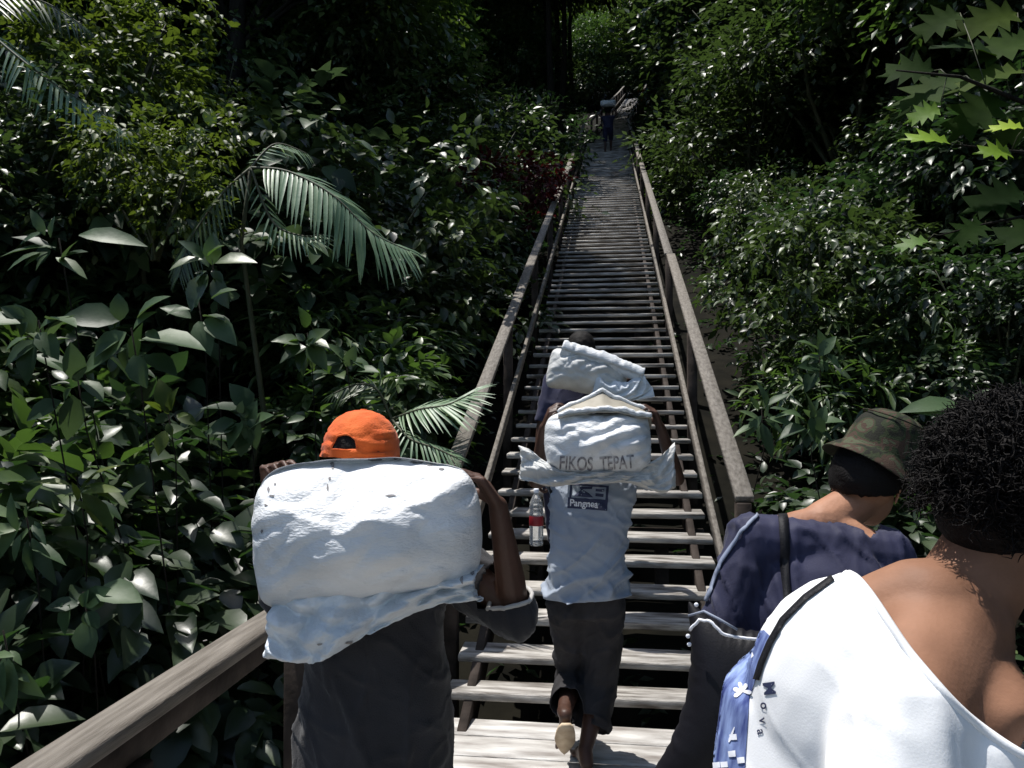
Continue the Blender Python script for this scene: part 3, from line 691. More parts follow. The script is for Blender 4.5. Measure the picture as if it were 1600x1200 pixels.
def head(P, c, f, up, s=1.0):
    r, f, u = frame(f, up); c = Vector(c)
    ax = (r, f, u)
    P.ell(c + u * .022 * s - f * .008 * s, (.076 * s, .096 * s, .092 * s), ax)
    P.ell(c + f * .03 * s - u * .03 * s, (.062 * s, .062 * s, .078 * s), ax)
    P.ell(c + f * .055 * s - u * .082 * s, (.034 * s, .030 * s, .026 * s), ax)
    P.cap(c + f * .083 * s + u * .012 * s, .010 * s, c + f * .108 * s - u * .028 * s, .0135 * s)
    P.cap(c + f * .086 * s - u * .053 * s - r * .018 * s, .008 * s, c + f * .086 * s - u * .053 * s + r * .018 * s, .008 * s)
    P.cap(c + f * .077 * s + u * .028 * s - r * .04 * s, .010 * s, c + f * .077 * s + u * .028 * s + r * .04 * s, .010 * s)
    for sg in (1, -1):
        e = c + r * sg * .078 * s - u * .008 * s - f * .006 * s; o_ = (r * sg + f * -.45).normalized()
        for (a, b) in ((-.026, .012), (-.012, .020), (.004, .023), (.018, .020), (.028, .010)):
            P.cap(e + u * a * s + o_ * .004, .006 * s, e + u * a * s + o_ * b * .75 * s - f * .012 * s, .0045 * s, n=8)
def eyes(c, f, up, parent, s=1.0):
    r, f, u = frame(f, up); c = Vector(c)
    for sg in (1, -1):
        P = Prims(); P.ell(c + f * .082 * s + r * sg * .032 * s + u * .006 * s, (.012 * s, .008 * s, .007 * s), (r, f, u))
        me = bpy.data.meshes.new('eye'); P.bm.to_mesh(me); P.bm.free(); pobj('eye', me, M['eye'], parent)
def foot(P, ank, d, up=UPV, s=1.0):
    d = Vector(d).normalized(); up = Vector(up); a = Vector(ank); r = d.cross(up).normalized()
    b = a - up * .055 * s
    P.cap(a - d * .035 * s - up * .04 * s, .032 * s, a, .036 * s); P.cap(a - d * .03 * s - up * .045 * s, .028 * s, b + d * .13 * s - up * .008, .026 * s)
    for k in range(5): P.cap(b + d * .11 * s + r * (-.03 + .015 * k) * s - up * .012, .012 * s, b + d * (.165 - .008 * k) * s + r * (-.034 + .017 * k) * s - up * .018, .009 * s, n=8)
def torso_rings(J, add=0.0, k=1.0, low=None):
    """from neck base to the seat, following J: c7, chest, waist, pelvis; J['x'] lateral, J['y'] front axis"""
    x, y = J['x'], J['y']; out = []
    pts = [(J['c7'], .055, .05), (J['c7'].lerp(J['chest'], .22), .115, .075), (J['c7'].lerp(J['chest'], .5), .165, .098), (J['chest'], .172, .112), (J['chest'].lerp(J['waist'], .5), .160, .108),
           (J['waist'], .148, .102), (J['waist'].lerp(J['pelvis'], .6), .160, .112), (J['pelvis'], .168, .118)]
    if low is not None: pts.append((low, .172, .122))
    for (c, a, b) in pts: out.append((c, a * k + add, b * k + add, x, y))
    return out
def limbs(P, J, k=1.0, legs=True):
    P.cap(J['c7'], .058 * k, J['headc'] - J['up'] * .03, .054 * k)
    P.loft(torso_rings(J, 0, k))
    P.cap(J['shL'], .056 * k, J['shR'], .056 * k)
    P.cap(J['c7'], .05 * k, J['shL'], .045 * k); P.cap(J['c7'], .05 * k, J['shR'], .045 * k)
    for s_ in 'LR':
        if 'el' + s_ in J:
            P.cap(J['sh' + s_], .052 * k, J['el' + s_], .038 * k)
            m = J['el' + s_].lerp(J['wr' + s_], .3)
            P.cap(J['el' + s_], .037 * k, m, .039 * k); P.cap(m, .039 * k, J['wr' + s_], .025 * k)
        if legs and 'hp' + s_ in J:
            P.cap(J['hp' + s_], .082 * k, J['kn' + s_], .055 * k); m = J['kn' + s_].lerp(J['an' + s_], .32)
            P.cap(J['kn' + s_], .052 * k, m, .055 * k); P.cap(m, .055 * k, J['an' + s_], .034 * k)
# cloth solver: two sheets sewn round the rim (a sack), or slack cloth hung from pins
def sim(w_, h_, nx, ny, vol, pins=None, grav=0.0, steps=160, seed=0, crump=.0, floor=None, bend=.25, init=None, aniso=(1, 1), squash=None):
    rs = np.random.RandomState(seed)
    X, Z = np.meshgrid(np.linspace(-w_ / 2, w_ / 2, nx), np.linspace(-h_ / 2, h_ / 2, ny), indexing='ij')
    P = np.zeros((2, nx, ny, 3)); P[..., 0] = X; P[..., 2] = Z
    bumpy = .02 * np.sin(np.pi * (X / w_ + .5)) * np.sin(np.pi * (Z / h_ + .5))
    P[0, ..., 1] = -bumpy; P[1, ..., 1] = bumpy
    P += rs.normal(size=P.shape) * .0015
    if init is not None: P = init(P)
    dx, dz = w_ / (nx - 1), h_ / (ny - 1)
    def weld():
        for sl_ in ((slice(0, 1), slice(None)), (slice(-1, None), slice(None)), (slice(None), slice(0, 1)), (slice(None), slice(-1, None))):
            m = (P[0][sl_] + P[1][sl_]) / 2; P[0][sl_] = m; P[1][sl_] = m
    rest_x = dx * (1 + crump * rs.uniform(-1, 1, (2, nx - 1, ny))); rest_z = dz * (1 + crump * rs.uniform(-1, 1, (2, nx, ny - 1)))
    dd_ = math.hypot(dx, dz)
    def solve(a, b, rest, k, one=False):
        d = b - a; L = np.linalg.norm(d, axis=-1) + 1e-9; e = (L - rest) / L
        if one: e = np.minimum(e, 0)
        c = d * (e * .5 * k)[..., None]; a += c; b -= c
    pin_i = []; weld(); prev = P.copy()
    for it in range(steps):
        vel = (P - prev) * .93; prev = P.copy(); P = P + vel; P[..., 2] -= grav
        if vol:
            N = np.zeros_like(P); du = np.zeros_like(P); dv = np.zeros_like(P)
            du[:, 1:-1] = P[:, 2:] - P[:, :-2]; dv[:, :, 1:-1] = P[:, :, 2:] - P[:, :, :-2]
            N = np.cross(du, dv); N[0] *= 1; N[1] *= -1
            # signed volume (rough): thickness integral
            cen = P.mean(axis=(0, 1, 2)); Vv = np.abs(((P - cen) * N / 4).sum()) / 3 
            pr = np.clip((vol - Vv) / vol, -.5, 1) * .012
            A = np.linalg.norm(N, axis=-1, keepdims=True) + 1e-9
            P = P + N / A * pr * np.where(np.arange(1) == 0, 1, 1)
        for sweep in range(5):
            for s0 in (0, 1):
                solve(P[:, s0:-1:2], P[:, s0 + 1::2], rest_x[:, s0::2], 1)
                solve(P[:, :, s0:-1:2], P[:, :, s0 + 1::2], rest_z[:, :, s0::2], 1)
            for s0 in (0, 1):
                solve(P[:, s0:-1:2, :-1], P[:, s0 + 1::2, 1:], dd_, .35); solve(P[:, s0:-1:2, 1:], P[:, s0 + 1::2, :-1], dd_, .35)
            for s0 in (0, 2):
                solve(P[:, s0:-2:4], P[:, s0 + 2::4], 2 * dx, bend * .5, True); solve(P[:, :, s0:-2:4], P[:, :, s0 + 2::4], 2 * dz, bend * .5, True)
            weld()
            if pins:
                for (i0, i1, j0, j1, tgt) in pins:
                    P[:, i0:i1, j0:j1] += (np.asarray(tgt) - P[:, i0:i1, j0:j1]) * .8
            if squash: P = squash(P)
    return P
def sheets_mesh(name, P, T=None):
    _, nx, ny, _ = P.shape; ids = np.arange(nx * ny).reshape(nx, ny); back = ids + nx * ny
    back = back.copy(); back[0] = ids[0]; back[-1] = ids[-1]; back[:, 0] = ids[:, 0]; back[:, -1] = ids[:, -1]
    def q(a, fl):
        f = np.stack([a[:-1, :-1], a[1:, :-1], a[1:, 1:], a[:-1, 1:]], -1).reshape(-1, 4); return f[:, ::-1] if fl else f
    v = P.reshape(-1, 3)
    if T is not None: v = np.array([list(T @ Vector(p)) for p in v])
    me = npmesh(name, v, [q(ids, False), q(back, True)])
    bm = bmesh.new(); bm.from_mesh(me); bmesh.ops.delete(bm, geom=[x for x in bm.verts if not x.link_faces], context='VERTS'); bm.to_mesh(me); bm.free()
    return me
def subsurf(o, n=1):
    m = o.modifiers.new('sub', 'SUBSURF'); m.levels = n; m.render_levels = n; return o
def place(c, tilt=0, roll=0, yaw=0):
    """sack axes: x across the picture, y away from the camera, z up; tilt leans the top away"""
    B = Matrix((RT, FH, UPV)).transposed().to_4x4()
    return Matrix.Translation(c) @ B @ Matrix.Rotation(R(yaw), 4, 'Z') @ Matrix.Rotation(R(roll), 4, 'Y') @ Matrix.Rotation(R(-tilt), 4, 'X')
def bvh(*objs):
    dg = bpy.context.evaluated_depsgraph_get(); vs = []; fs = []
    for o in objs:
        e = o.evaluated_get(dg); me = e.to_mesh(); b = len(vs); mw = o.matrix_world
        vs += [mw @ v.co for v in me.vertices]; fs += [[b + i for i in p.vertices] for p in me.polygons]; e.to_mesh_clear()
    return BVHTree.FromPolygons(vs, fs)
def stick(tree_, px, py, off=.0015):
    """point of the surface seen at a spot, lifted a little off it"""
    d = ray(px, py).normalized(); loc, n, i, dist = tree_.ray_cast(EYE, d)
    if loc is None: return None
    if n.dot(d) > 0: n = -n
    return loc + n * off
def decal(name, tree_, polys, m, parent, off=.0015, step=4, slide=False):
    """flat print: polygons given on the garment as seen, cut fine and laid on the cloth"""
    bm = bmesh.new()
    for poly in polys:
        vs = [bm.verts.new((x, y, 0)) for x, y in poly]
        try: bm.faces.new(vs)
        except ValueError: pass
    bmesh.ops.triangulate(bm, faces=bm.faces[:])
    for _ in range(4):
        ed = [e for e in bm.edges if e.calc_length() > step]
        if not ed: break
        bmesh.ops.subdivide_edges(bm, edges=ed, cuts=1); bmesh.ops.triangulate(bm, faces=bm.faces[:])
    dead = []
    for v in bm.verts:
        q = stick(tree_, v.co.x, v.co.y, off)
        for k in range(1, 30):
            if q is not None or not slide: break
            q = stick(tree_, v.co.x + 3 * k, v.co.y, off)
        if q is None: dead.append(v)
        else: v.co = q
    bmesh.ops.delete(bm, geom=dead, context='VERTS')
    me = bpy.data.meshes.new(name); bm.to_mesh(me); bm.free()
    return pobj(name, me, m, parent)
BOLD = .02
def text_polys(txt, x, y, sx, sy, rot=0, shear=0):
    """letter outlines as triangles in picture pixels of the garment's face"""
    cu = bpy.data.curves.new('t', 'FONT'); cu.body = txt; cu.size = 1; o = bpy.data.objects.new('t', cu); link(o)
    cu.offset = BOLD
    dg = bpy.context.evaluated_depsgraph_get(); me = bpy.data.meshes.new_from_object(o.evaluated_get(dg))
    out = []; c, s = math.cos(R(rot)), math.sin(R(rot))
    for p in me.polygons:
        q = []
        for i in p.vertices:
            v = me.vertices[i].co; a, b = v.x * sx, -v.y * sy - v.x * sx * shear
            q.append((x + a * c - b * s, y + a * s + b * c))
        out.append(q)
    bpy.data.objects.remove(o); bpy.data.meshes.remove(me); return out
M['skin_brown'] = mat('brown_skin', (.06, .028, .018), .55, (.085, .041, .027), 14, .4, .15, 90)
M['skin_dark'] = mat('dark_skin', (.045, .021, .014), .5, (.065, .03, .02), 14, .4, .15, 90)
M['skin_tan'] = mat('tan_skin', (.27, .13, .08), .6, (.36, .185, .115), 10, .25, .15, 120)
M['skin_olive'] = mat('olive_skin', (.17, .085, .052), .62, (.28, .145, .09), 11, .2, .07, 200, contrast=(.3, .7), detail=6)
M['eye'] = mat('eye', (.5, .48, .45), .2)
M['hair'] = mat('black_hair', (.005, .004, .004), .7, None, 8, .18, .4, 200)
M['charcoal'] = mat('charcoal_cloth', (.016, .016, .019), .85, (.027, .027, .031), 6, .2, .25, 260, sheen=.15)
M['hem'] = mat('lit_hem_tone', (.30, .29, .28), .85, (.42, .41, .40), 20)  # sunlight on the charcoal sleeve's rim, put into a pale colour
M['sack'] = mat('woven_sack', (.54, .565, .59), .5, (.70, .71, .72), 5, .4, .42, 85, (1, 1, 2.6), detail=6)
M['sack_blue'] = mat('bluish_sack', (.46, .51, .56), .5, (.62, .66, .70), 6, .45, .5, 60, (1, 1, 1.6), detail=6)
M['sack_grey'] = mat('grey_sack', (.42, .43, .43), .6, (.60, .60, .58), 7, .35, .3, 220)
M['sack_in'] = mat('sack_inside', (.22, .20, .16), .7, (.34, .31, .25), 10)
M['dirt'] = mat('dirt_marks', (.10, .095, .10), .8, (.26, .25, .25), 30)
M['print_grey'] = mat('print_grey', (.11, .11, .13), .7, (.34, .34, .36), 38, contrast=(.4, .6))
M['tee_blue'] = mat('pale_blue_cloth', (.26, .30, .37), .85, (.34, .385, .45), 5, .2, .2, 240, sheen=.1)
M['navy_print'] = mat('navy_print', (.020, .028, .075), .7)
M['navy'] = mat('navy_cloth', (.009, .010, .032), .7, (.022, .024, .062), 5, .3, .1, 300, sheen=.08)
M['navy_light'] = mat('grey_blue_cloth', (.16, .19, .27), .85, (.24, .27, .34), 6)  # light grey-blue for the collar, cord and thin strap
M['trouser'] = mat('trouser_cloth', (.020, .019, .020), .9, (.042, .040, .043), 5, .2, .3, 200)
M['white_tee'] = mat('white_cotton', (.76, .77, .79), .85, (.82, .83, .84), 5, .2, .06, 400)
M['black_strap'] = mat('black_webbing', (.006, .006, .009), .6, None, 5, .3, .3, 300)
M['bag'] = mat('bag_nylon', (.003, .003, .005), .6, (.006, .006, .010), 6, .25, .08, 200)
M['orange'] = mat('orange_cap_cloth', (.56, .085, .014), .8, (.72, .14, .025), 10, .25, .3, 220, sheen=.1)
M['sole'] = mat('sandal_sole', (.35, .26, .17), .7, (.5, .4, .28), 20)
M['print_blue'] = mat('blue_pattern', (.03, .045, .17), .8, (.30, .40, .68), 22, .2, 0, 60, (1.6, 1.6, .4), (.38, .68), 6)
M['red_label'] = mat('red_label', (.25, .012, .02), .45)
M['white_paint'] = mat('white_print', (.74, .76, .82), .8)
def plastic(name, col, tr):
    m = mat(name, col, .12); b = m.node_tree.nodes['Principled BSDF']; b.inputs['Transmission Weight'].default_value = tr; b.inputs['IOR'].default_value = 1.33; return m
M['clear'] = plastic('clear_plastic', (.9, .93, .95), .85)
def camo():
    m = mat('camouflage_cloth', (.03, .04, .018), .85, (.03, .04, .018), 6, .2, .25, 250); n = m.node_tree.nodes; l = m.node_tree.links
    cr = [x for x in n if x.type == 'VALTORGB'][0]; nz = [x for x in n if x.type == 'TEX_NOISE'][0]; nz.inputs['Scale'].default_value = 16; nz.inputs['Detail'].default_value = 2.5
    nz.inputs['Distortion'].default_value = 1.2
    e = cr.color_ramp; e.interpolation = 'CONSTANT'; e.elements[0].position = 0; e.elements[0].color = (.016, .017, .012, 1); e.elements[1].position = .44; e.elements[1].color = (.028, .037, .018, 1)
    a = e.elements.new(.53); a.color = (.055, .036, .026, 1); b = e.elements.new(.62); b.color = (.06, .068, .04, 1); return m
M['camo'] = camo()
# ------------------------------------------------------------------ 1: porter in the orange cap
def finish_person(root, J, P, skin, voxel, smooth=5):
    head(P, J['headc'], J['face'], J['up'], J.get('hs', 1)); me = P.remesh('body', voxel, smooth)
    b = pobj('body', me, M[skin], root); eyes(J['headc'], J['face'], J['up'], root, J.get('hs', 1)); return b
def ring(name, c, n, rx, ry, r, m, parent, seed=1, xdir=None):
    n = Vector(n).normalized(); x = Vector(xdir) if xdir else n.orthogonal(); x = (x - n * x.dot(n)).normalized(); y = n.cross(x); pts = []
    for k in range(33):
        t = 2 * math.pi * k / 32; pts.append(Vector(c) + x * rx * math.cos(t) + y * ry * math.sin(t) + n * .004 * math.sin(3 * t + seed))
    return pobj(name, MB().tube(pts, r, 6, False).mesh(name), M[m], parent)
def boundary_ring(name, garment, p, n, rad, r, m, parent):
    """hem that follows the real rim of a cut garment"""
    bm = bmesh.new(); bm.from_mesh(garment.data); mw = garment.matrix_world; p = Vector(p); n = Vector(n).normalized()
    es = [e for e in bm.edges if e.is_boundary and all((v.co - p).length < rad and abs((v.co - p).dot(n)) < .004 for v in e.verts)]
    mb = MB()
    if not es: bm.free(); return None
    adj = {}
    for e in es:
        a, b = e.verts; adj.setdefault(a.index, []).append(b.index); adj.setdefault(b.index, []).append(a.index)
    bm.verts.ensure_lookup_table(); start = max(adj, key=lambda k: len(adj[k])); loop = [start]; seen = {start}
    while True:
        nxt = [k for k in adj[loop[-1]] if k not in seen]
        if not nxt: break
        loop.append(nxt[0]); seen.add(nxt[0])
    pts = [bm.verts[i].co.copy() for i in loop]; bm.free()
    pts = [(pts[i - 1] + pts[i] + pts[(i + 1) % len(pts)]) / 3 for i in range(len(pts))][::2]; pts.append(pts[0])
    return pobj(name, mb.tube(pts, r, 6, False).mesh(name), M[m], parent)

p1 = empty('person', at(585, 1560, 2.0)); p1.location.z = 0
tag(p1, 'porter in orange cap and charcoal T-shirt bent under a big white sack', 'person', 'people climbing the stairs')
J = dict(x=RT, y=FH, up=V(0, 0, 1), face=(FH * .95 + RT * .22 - UPV * .1), headc=at(566, 716, 2.13), c7=at(578, 795, 2.06), chest=at(586, 905, 2.02), waist=at(584, 1010, 1.99), pelvis=at(585, 1120, 1.99),
         shL=at(484, 858, 2.03), shR=at(690, 862, 2.03), elR=at(806, 958, 1.97), wrR=at(778, 790, 1.92), elL=at(450, 930, 2.12), wrL=at(424, 772, 1.93),
         hpL=at(540, 1145, 2.0), hpR=at(630, 1145, 2.0), hs=.98)
fz = V(0, 0, 0)
for s_, dx in (('L', -.10), ('R', .09)):
    h_ = J['hp' + s_]; J['kn' + s_] = V(h_.x + dx * .3, h_.y + .05, .46); J['an' + s_] = V(h_.x + dx * .2, h_.y - .03, .085)
P = Prims(); limbs(P, J)
for s_ in 'LR': foot(P, J['an' + s_], FH)
hand(P, J['wrR'], UPV * .75 - RT * .5 - FH * .15, -RT * .8 - UPV * .6 - FH * .2, -1, (38, 48, 35), thumb=(.35, 30))
hand(P, J['wrL'], UPV * .95 + RT * .12 - FH * .2, RT * .6 - UPV * .1 - FH * .75, 1, (62, 40, 20), spread=13, s=.86, thumb=(.3, 20))
finish_person(p1, J, P, 'skin_brown', .0048, 4)
P = Prims(); P.loft(torso_rings(J, .022, 1.03, low=J['pelvis'] - UPV * .24)); P.cap(J['shL'], .074, J['shR'], .074); P.cap(J['c7'] - UPV * .03, .062, J['shL'], .058); P.cap(J['c7'] - UPV * .03, .062, J['shR'], .058)
m_ = J['shR'].lerp(J['elR'], .55); P.cap(J['shR'], .082, m_ - UPV * .012, .084); P.cap(m_ - UPV * .012, .084, J['elR'] - UPV * .004, .066)
fd = (J['wrR'] - J['elR']).normalized(); st = J['elR'] + fd * .07; P.cap(J['elR'], .060, st, .054)
P.cap(J['shL'], .08, J['elL'], .07); fl = (J['wrL'] - J['elL']).normalized(); P.cap(J['elL'], .06, J['elL'] + fl * .07, .055)
me = P.remesh('shirt', .0075, 6)
fold(me, .013, ((RT + UPV * .2).normalized(), FH, (UPV - RT * .2).normalized()), (5.5, 3, 1.6), 3); fold(me, .007, ((RT + UPV).normalized(), FH, (UPV - RT).normalized()), (12, 6, 4), 9)
hem = (J['pelvis'] - UPV * .16); rim = J['elR'] + fd * .045
cut(me, [(hem, -UPV, 1), (rim, fd, .10), (J['elL'] + fl * .045, fl, .10), (J['c7'] + UPV * .015, (UPV * .9 + FH * .3), .13)])
sh1 = solid(pobj('shirt', me, M['charcoal'], p1), .003)
boundary_ring('sleeve_hem', sh1, rim, fd, .11, .006, 'hem', sh1)
P = Prims(); P.loft([(J['waist'].lerp(J['pelvis'], .5), .168, .12, RT, FH), (J['pelvis'], .178, .128, RT, FH), (J['pelvis'] - UPV * .08, .172, .12, RT, FH)])
for s_ in 'LR': P.cap(J['hp' + s_], .098, J['kn' + s_], .082); P.cap(J['kn' + s_], .082, J['kn' + s_] * .45 + J['an' + s_] * .55, .078)
me = P.remesh('trousers', .010, 6); fold(me, .006, (RT, FH, UPV), (8, 8, 3), 4)
cut(me, [(J['kn' + s_] * .5 + J['an' + s_] * .5 - UPV * .03, -UPV, .14) for s_ in 'LR']); solid(pobj('trousers', me, M['trouser'], p1), .003)
def hair_shell(name, J, parent, down=.05, th=.008, seed=3, front=.05, s=None, nrow=26):
    """short hair: shell over the skull with a rough surface, open at the face"""
    s = s or J.get('hs', 1); r, f, u = frame(J['face'], J['up']); c = J['headc']; rs_ = random.Random(seed); v = []; q = []
    nt_ = 60
    for i in range(nrow + 1):
        for k in range(nt_):
            t = 2 * math.pi * k / nt_; back = .5 - .5 * math.cos(t)
            lo = math.pi * (.40 + .30 * back ** .7 + .022 * noise.noise(V(t * 9, 3, seed)) + rs_.uniform(-.008, .008) * (i > nrow - 2)); ph = lo * i / nrow
            nse = 1 + .05 * noise.noise(V(math.cos(t) * 3, math.sin(t) * 3, ph * 4 + seed)) + rs_.uniform(-.012, .012)
            d_ = f * math.sin(ph) * math.cos(t) * (.100 + th) * s + r * math.sin(ph) * math.sin(t) * (.080 + th) * s + u * math.cos(ph) * (.096 + th) * s
            v.append(tuple(c + u * .022 * s - f * .010 * s + d_ * nse))
    for i in range(nrow):
        for k in range(nt_): q.append([i * nt_ + k, i * nt_ + (k + 1) % nt_, (i + 1) * nt_ + (k + 1) % nt_, (i + 1) * nt_ + k][::-1])
    o = solid(pobj(name, npmesh(name, v, [q]), M['hair'], parent), .006); return o
hair_shell('hair', J, p1)
# cap: panelled dome worn low, opening and strap at the back
def make_cap(J, parent):
    root = obj('cap', bpy.data.meshes.new('cap'), None, None)
    s = J['hs']; r, f, u = frame(J['face'], (J['up'] - FH * .05)); c = J['headc'] + u * .012 * s; nr, nt_ = 30, 96; v = []; q = []
    def dome(ph, t, add=0):
        seam = .0025 * max(0, 1 - abs(math.sin(3 * t)) * 14)
        wr = .0035 * noise.noise(V(t * 2.2, ph * 9, 1)) + .006 * (ph / 1.5) ** 3 * noise.noise(V(t * 3, ph * 16, 7)) + .004 * math.sin(ph * 26 + 2.5 * math.sin(t * 2)) * max(0, ph - .9) * (1 if math.cos(t) < .2 else .2)
        rad = 1 + add; sh = math.sin(ph) ** .85
        return c - f * .008 + f * math.cos(t) * sh * (.115 + wr + seam) * rad + r * math.sin(t) * sh * (.1 + wr + seam) * rad + u * ((math.cos(ph) * .118) + wr * .5) * rad
    PH = 1.66
    for i in range(nr + 1):
        for k in range(nt_): v.append(tuple(dome(.03 + (PH - .03) * i / nr, 2 * math.pi * k / nt_)))
    hole = lambda i, k: ((2 * math.pi * (k + .5) / nt_ - math.pi) / .36) ** 2 + ((PH * (i + .5) / nr - 1.43) / .27) ** 2 < 1 and PH * (i + .5) / nr < 1.50
    for i in range(nr):
        for k in range(nt_):
            if not hole(i, k): q.append([i * nt_ + k, (i + 1) * nt_ + k, (i + 1) * nt_ + (k + 1) % nt_, i * nt_ + (k + 1) % nt_])
    top = len(v); v.append(tuple(dome(0, 0))); t3 = [[top, k, (k + 1) % nt_] for k in range(nt_)]
    bpy.data.objects.remove(root); root = pobj('cap', npmesh('cap', v, [q, t3]), M['orange'], parent); solid(root, .003)
    mb = MB(); mb.box(dome(0, 0) + u * .003, (.008, .008, .003), (r, f, u)); obj('button', mb.mesh('button'), M['orange'], root)
    rim = [dome(1.40 - .27 * math.sqrt(max(0, 1 - (a / .36) ** 2)) if False else 1.43 - .27 * math.sqrt(max(0, 1 - (a / .36) ** 2)), math.pi + a, .012) for a in np.linspace(-.36, .36, 17)]
    obj('opening_edge', MB().tube(rim, .0028, 5).mesh('opening_edge'), M['orange'], root)
    vs = []; qs = []; nb = 30
    for k in range(nb + 1):
        a = 2 * math.pi * k / nb
        for ph in (1.52, 1.68): vs.append(tuple(dome(ph, a, .02)))
    for k in range(nb): qs.append([2 * k, 2 * k + 1, 2 * k + 3, 2 * k + 2])
    obj('sweatband', npmesh('sweatband', vs, [qs]), M['orange'], root)
    # peak, pointing forward
    vs = []; qs = []; 
    for i in range(7):
        for k in range(21):
            a = -1.05 + 2.1 * k / 20; e = dome(1.6, a); ext = .075 * (i / 6) * math.cos(a * 1.25) ** .6 if abs(a) < 1.05 else 0
            vs.append(tuple(e + (f * ext) - u * (.010 * i / 6 + .02 * (i / 6) * a * a)))
    for i in range(6):
        for k in range(20): qs.append([i * 21 + k, i * 21 + k + 1, (i + 1) * 21 + k + 1, (i + 1) * 21 + k])
    o = obj('peak', npmesh('peak', vs, [qs]), M['orange'], root); solid(o, .004)
    return root
make_cap(J, p1)
# big sack
S = sim(.64, .50, 92, 72, .050, steps=170, seed=2, crump=.05, bend=.10, grav=.00022)
c1 = at(573, 829, 1.78); ext = S.reshape(-1, 3); print('SACK1', ext.min(0), ext.max(0))
def fit(S, w_, d_, h_):
    e = S.reshape(-1, 3); lo, hi = e.min(0), e.max(0); return (S - (lo + hi) / 2) * (np.array([w_, d_, h_]) / (hi - lo))
S1 = fit(S, .575, .31, .37)
def boxy(S, k, a, b):
    X, Z = S[..., 0] / a, S[..., 2] / b; r2 = np.clip(np.abs(X * Z), 0, 1)
    S[..., 0] *= 1 - k * r2 ** 2; S[..., 2] *= 1 - k * r2 ** 2; bulge = np.cos(np.clip(Z, -1, 1) * 1.57) * .10
    S[..., 0] *= 1 + bulge * .55; S[..., 2] *= 1 + .05 * np.cos(np.clip(X, -1, 1) * 1.57); return S
S1 = boxy(S1, .20, .285, .185)
X, Y_, Z = S1[..., 0], S1[..., 1], S1[..., 2]
S1[..., 2] += -.03 * (X / .27) * -1 * 0 + .018 * (1 - (X / .27) ** 2) * (Z > 0) * (Z / .18)
S1[..., 2] += np.where(Z < 0, .035 * (X / .27) * (-Z / .18), 0)
S1[..., 1] += .02 * np.maximum(0, -Z / .18)
def crush(S, seed, a1, a2):
    for k in (0, 1):
        for (i, j), _ in np.ndenumerate(S[k, ..., 0]):
            p = Vector(S[k, i, j]); n1 = noise.noise(V(p.x * 7 + seed, p.z * 16 - p.x * 6, k * 3)); n2 = noise.noise(V(p.x * 22, p.z * 38 + p.x * 14, seed + k))
            S[k, i, j, 1] += a1 * (1 - abs(n1) * 3) + a2 * n2; S[k, i, j, 2] += a1 * .6 * noise.noise(V(p.x * 9, 4, p.z * 5 + seed))
    return S
def slump(S, line, k, seed, amp):
    S = crush(S, seed, amp, amp * .5)
    x, z = S[0, ..., 0], S[0, ..., 2]; zc = np.interp(x, [a for a, b in line], [b for a, b in line]) + .006 * np.sin(x * 70)
    d_ = np.clip(z - zc, 0, 1); ymax = S[1, ..., 1] - .02
    S[0, ..., 1] = np.minimum(S[0, ..., 1] + k * d_ + .010 * (d_ > 0) * np.exp(-d_ / .02), np.maximum(ymax, S[0, ..., 1])); return S
S1[..., 2] -= .040 * np.abs(S1[..., 0] / .27) ** 3 * (S1[..., 2] > 0) * (S1[..., 2] / .18)
S1 = slump(S1, [(-.27, .10), (-.17, .06), (-.10, .045), (-.045, .012), (.03, .04), (.12, .065), (.20, .11), (.27, .15)], .62, 4, .009)
sk1 = obj('sack', sheets_mesh('sack', S1, place(c1, 4, 0, 0)), M['sack'], None); subsurf(sk1)
tag(sk1, 'big bulging white sack on the back of the porter in the orange cap', 'sack', 'white sacks carried by the porters')
t1 = bvh(sk1)
rs_ = random.Random(4); blobs = []
def blot(x, y, a, b, n=9):
    return [(x + a * math.cos(6.283 * k / n) * rs_.uniform(.5, 1.2), y + b * math.sin(6.283 * k / n) * rs_.uniform(.5, 1.2)) for k in range(n)]
for (x, y, a, b) in [(588, 717, 14, 3), (618, 717, 9, 2), (650, 723, 10, 2.5), (672, 727, 6, 2), (520, 727, 4, 6), (512, 762, 2, 9), (515, 748, 2, 3), (610, 775, 9, 2), (420, 765, 2, 4), (416, 790, 3, 2), (425, 775, 4, 2),
                     (410, 830, 2, 4), (545, 714, 9, 1.5), (430, 757, 2, 2), (690, 733, 5, 2)]:
    blobs.append(blot(x, y, a, b))
for b_ in blobs: decal('dirt_mark', t1, [b_], M['dirt'], sk1, .0016)
# folded empty sack under it
def pinsfn(a, b, sag): return a, b
S2 = crush(fit(sim(.66, .26, 100, 60, .0075, steps=110, seed=5, crump=.14, bend=.03), .51, .12, .215), 2, .034, .018)
u_ = (S2[..., 0] / .25).clip(-1.2, 1.2)
S2[..., 2] *= .42 + .72 * np.clip((.75 - u_) / 1.3, 0, 1) * (1 - .35 * np.clip(-u_ - .55, 0, 1) / .45)
S2[..., 2] += .050 * u_ - .012 * (1 - u_ ** 2) + .012 * np.sin(u_ * 5)
Tm = place(at(584, 938, 1.76), 6)
sk2 = obj('folded_sack', sheets_mesh('folded_sack', S2, Tm), M['sack_blue'], None); subsurf(sk2)
t2_ = bvh(sk2)
for (x, y, a, b) in [(545, 1004, 8, 3), (575, 1000, 9, 3), (610, 993, 7, 3), (590, 985, 5, 2), (722, 905, 3, 7), (738, 893, 4, 6), (640, 975, 6, 2), (500, 1006, 5, 2)]: decal('dirt_mark', t2_, [blot(x, y, a, b)], M['dirt'], sk2, .0016)
tag(sk2, 'limp bluish white folded sack hanging below the big sack', 'folded sack')

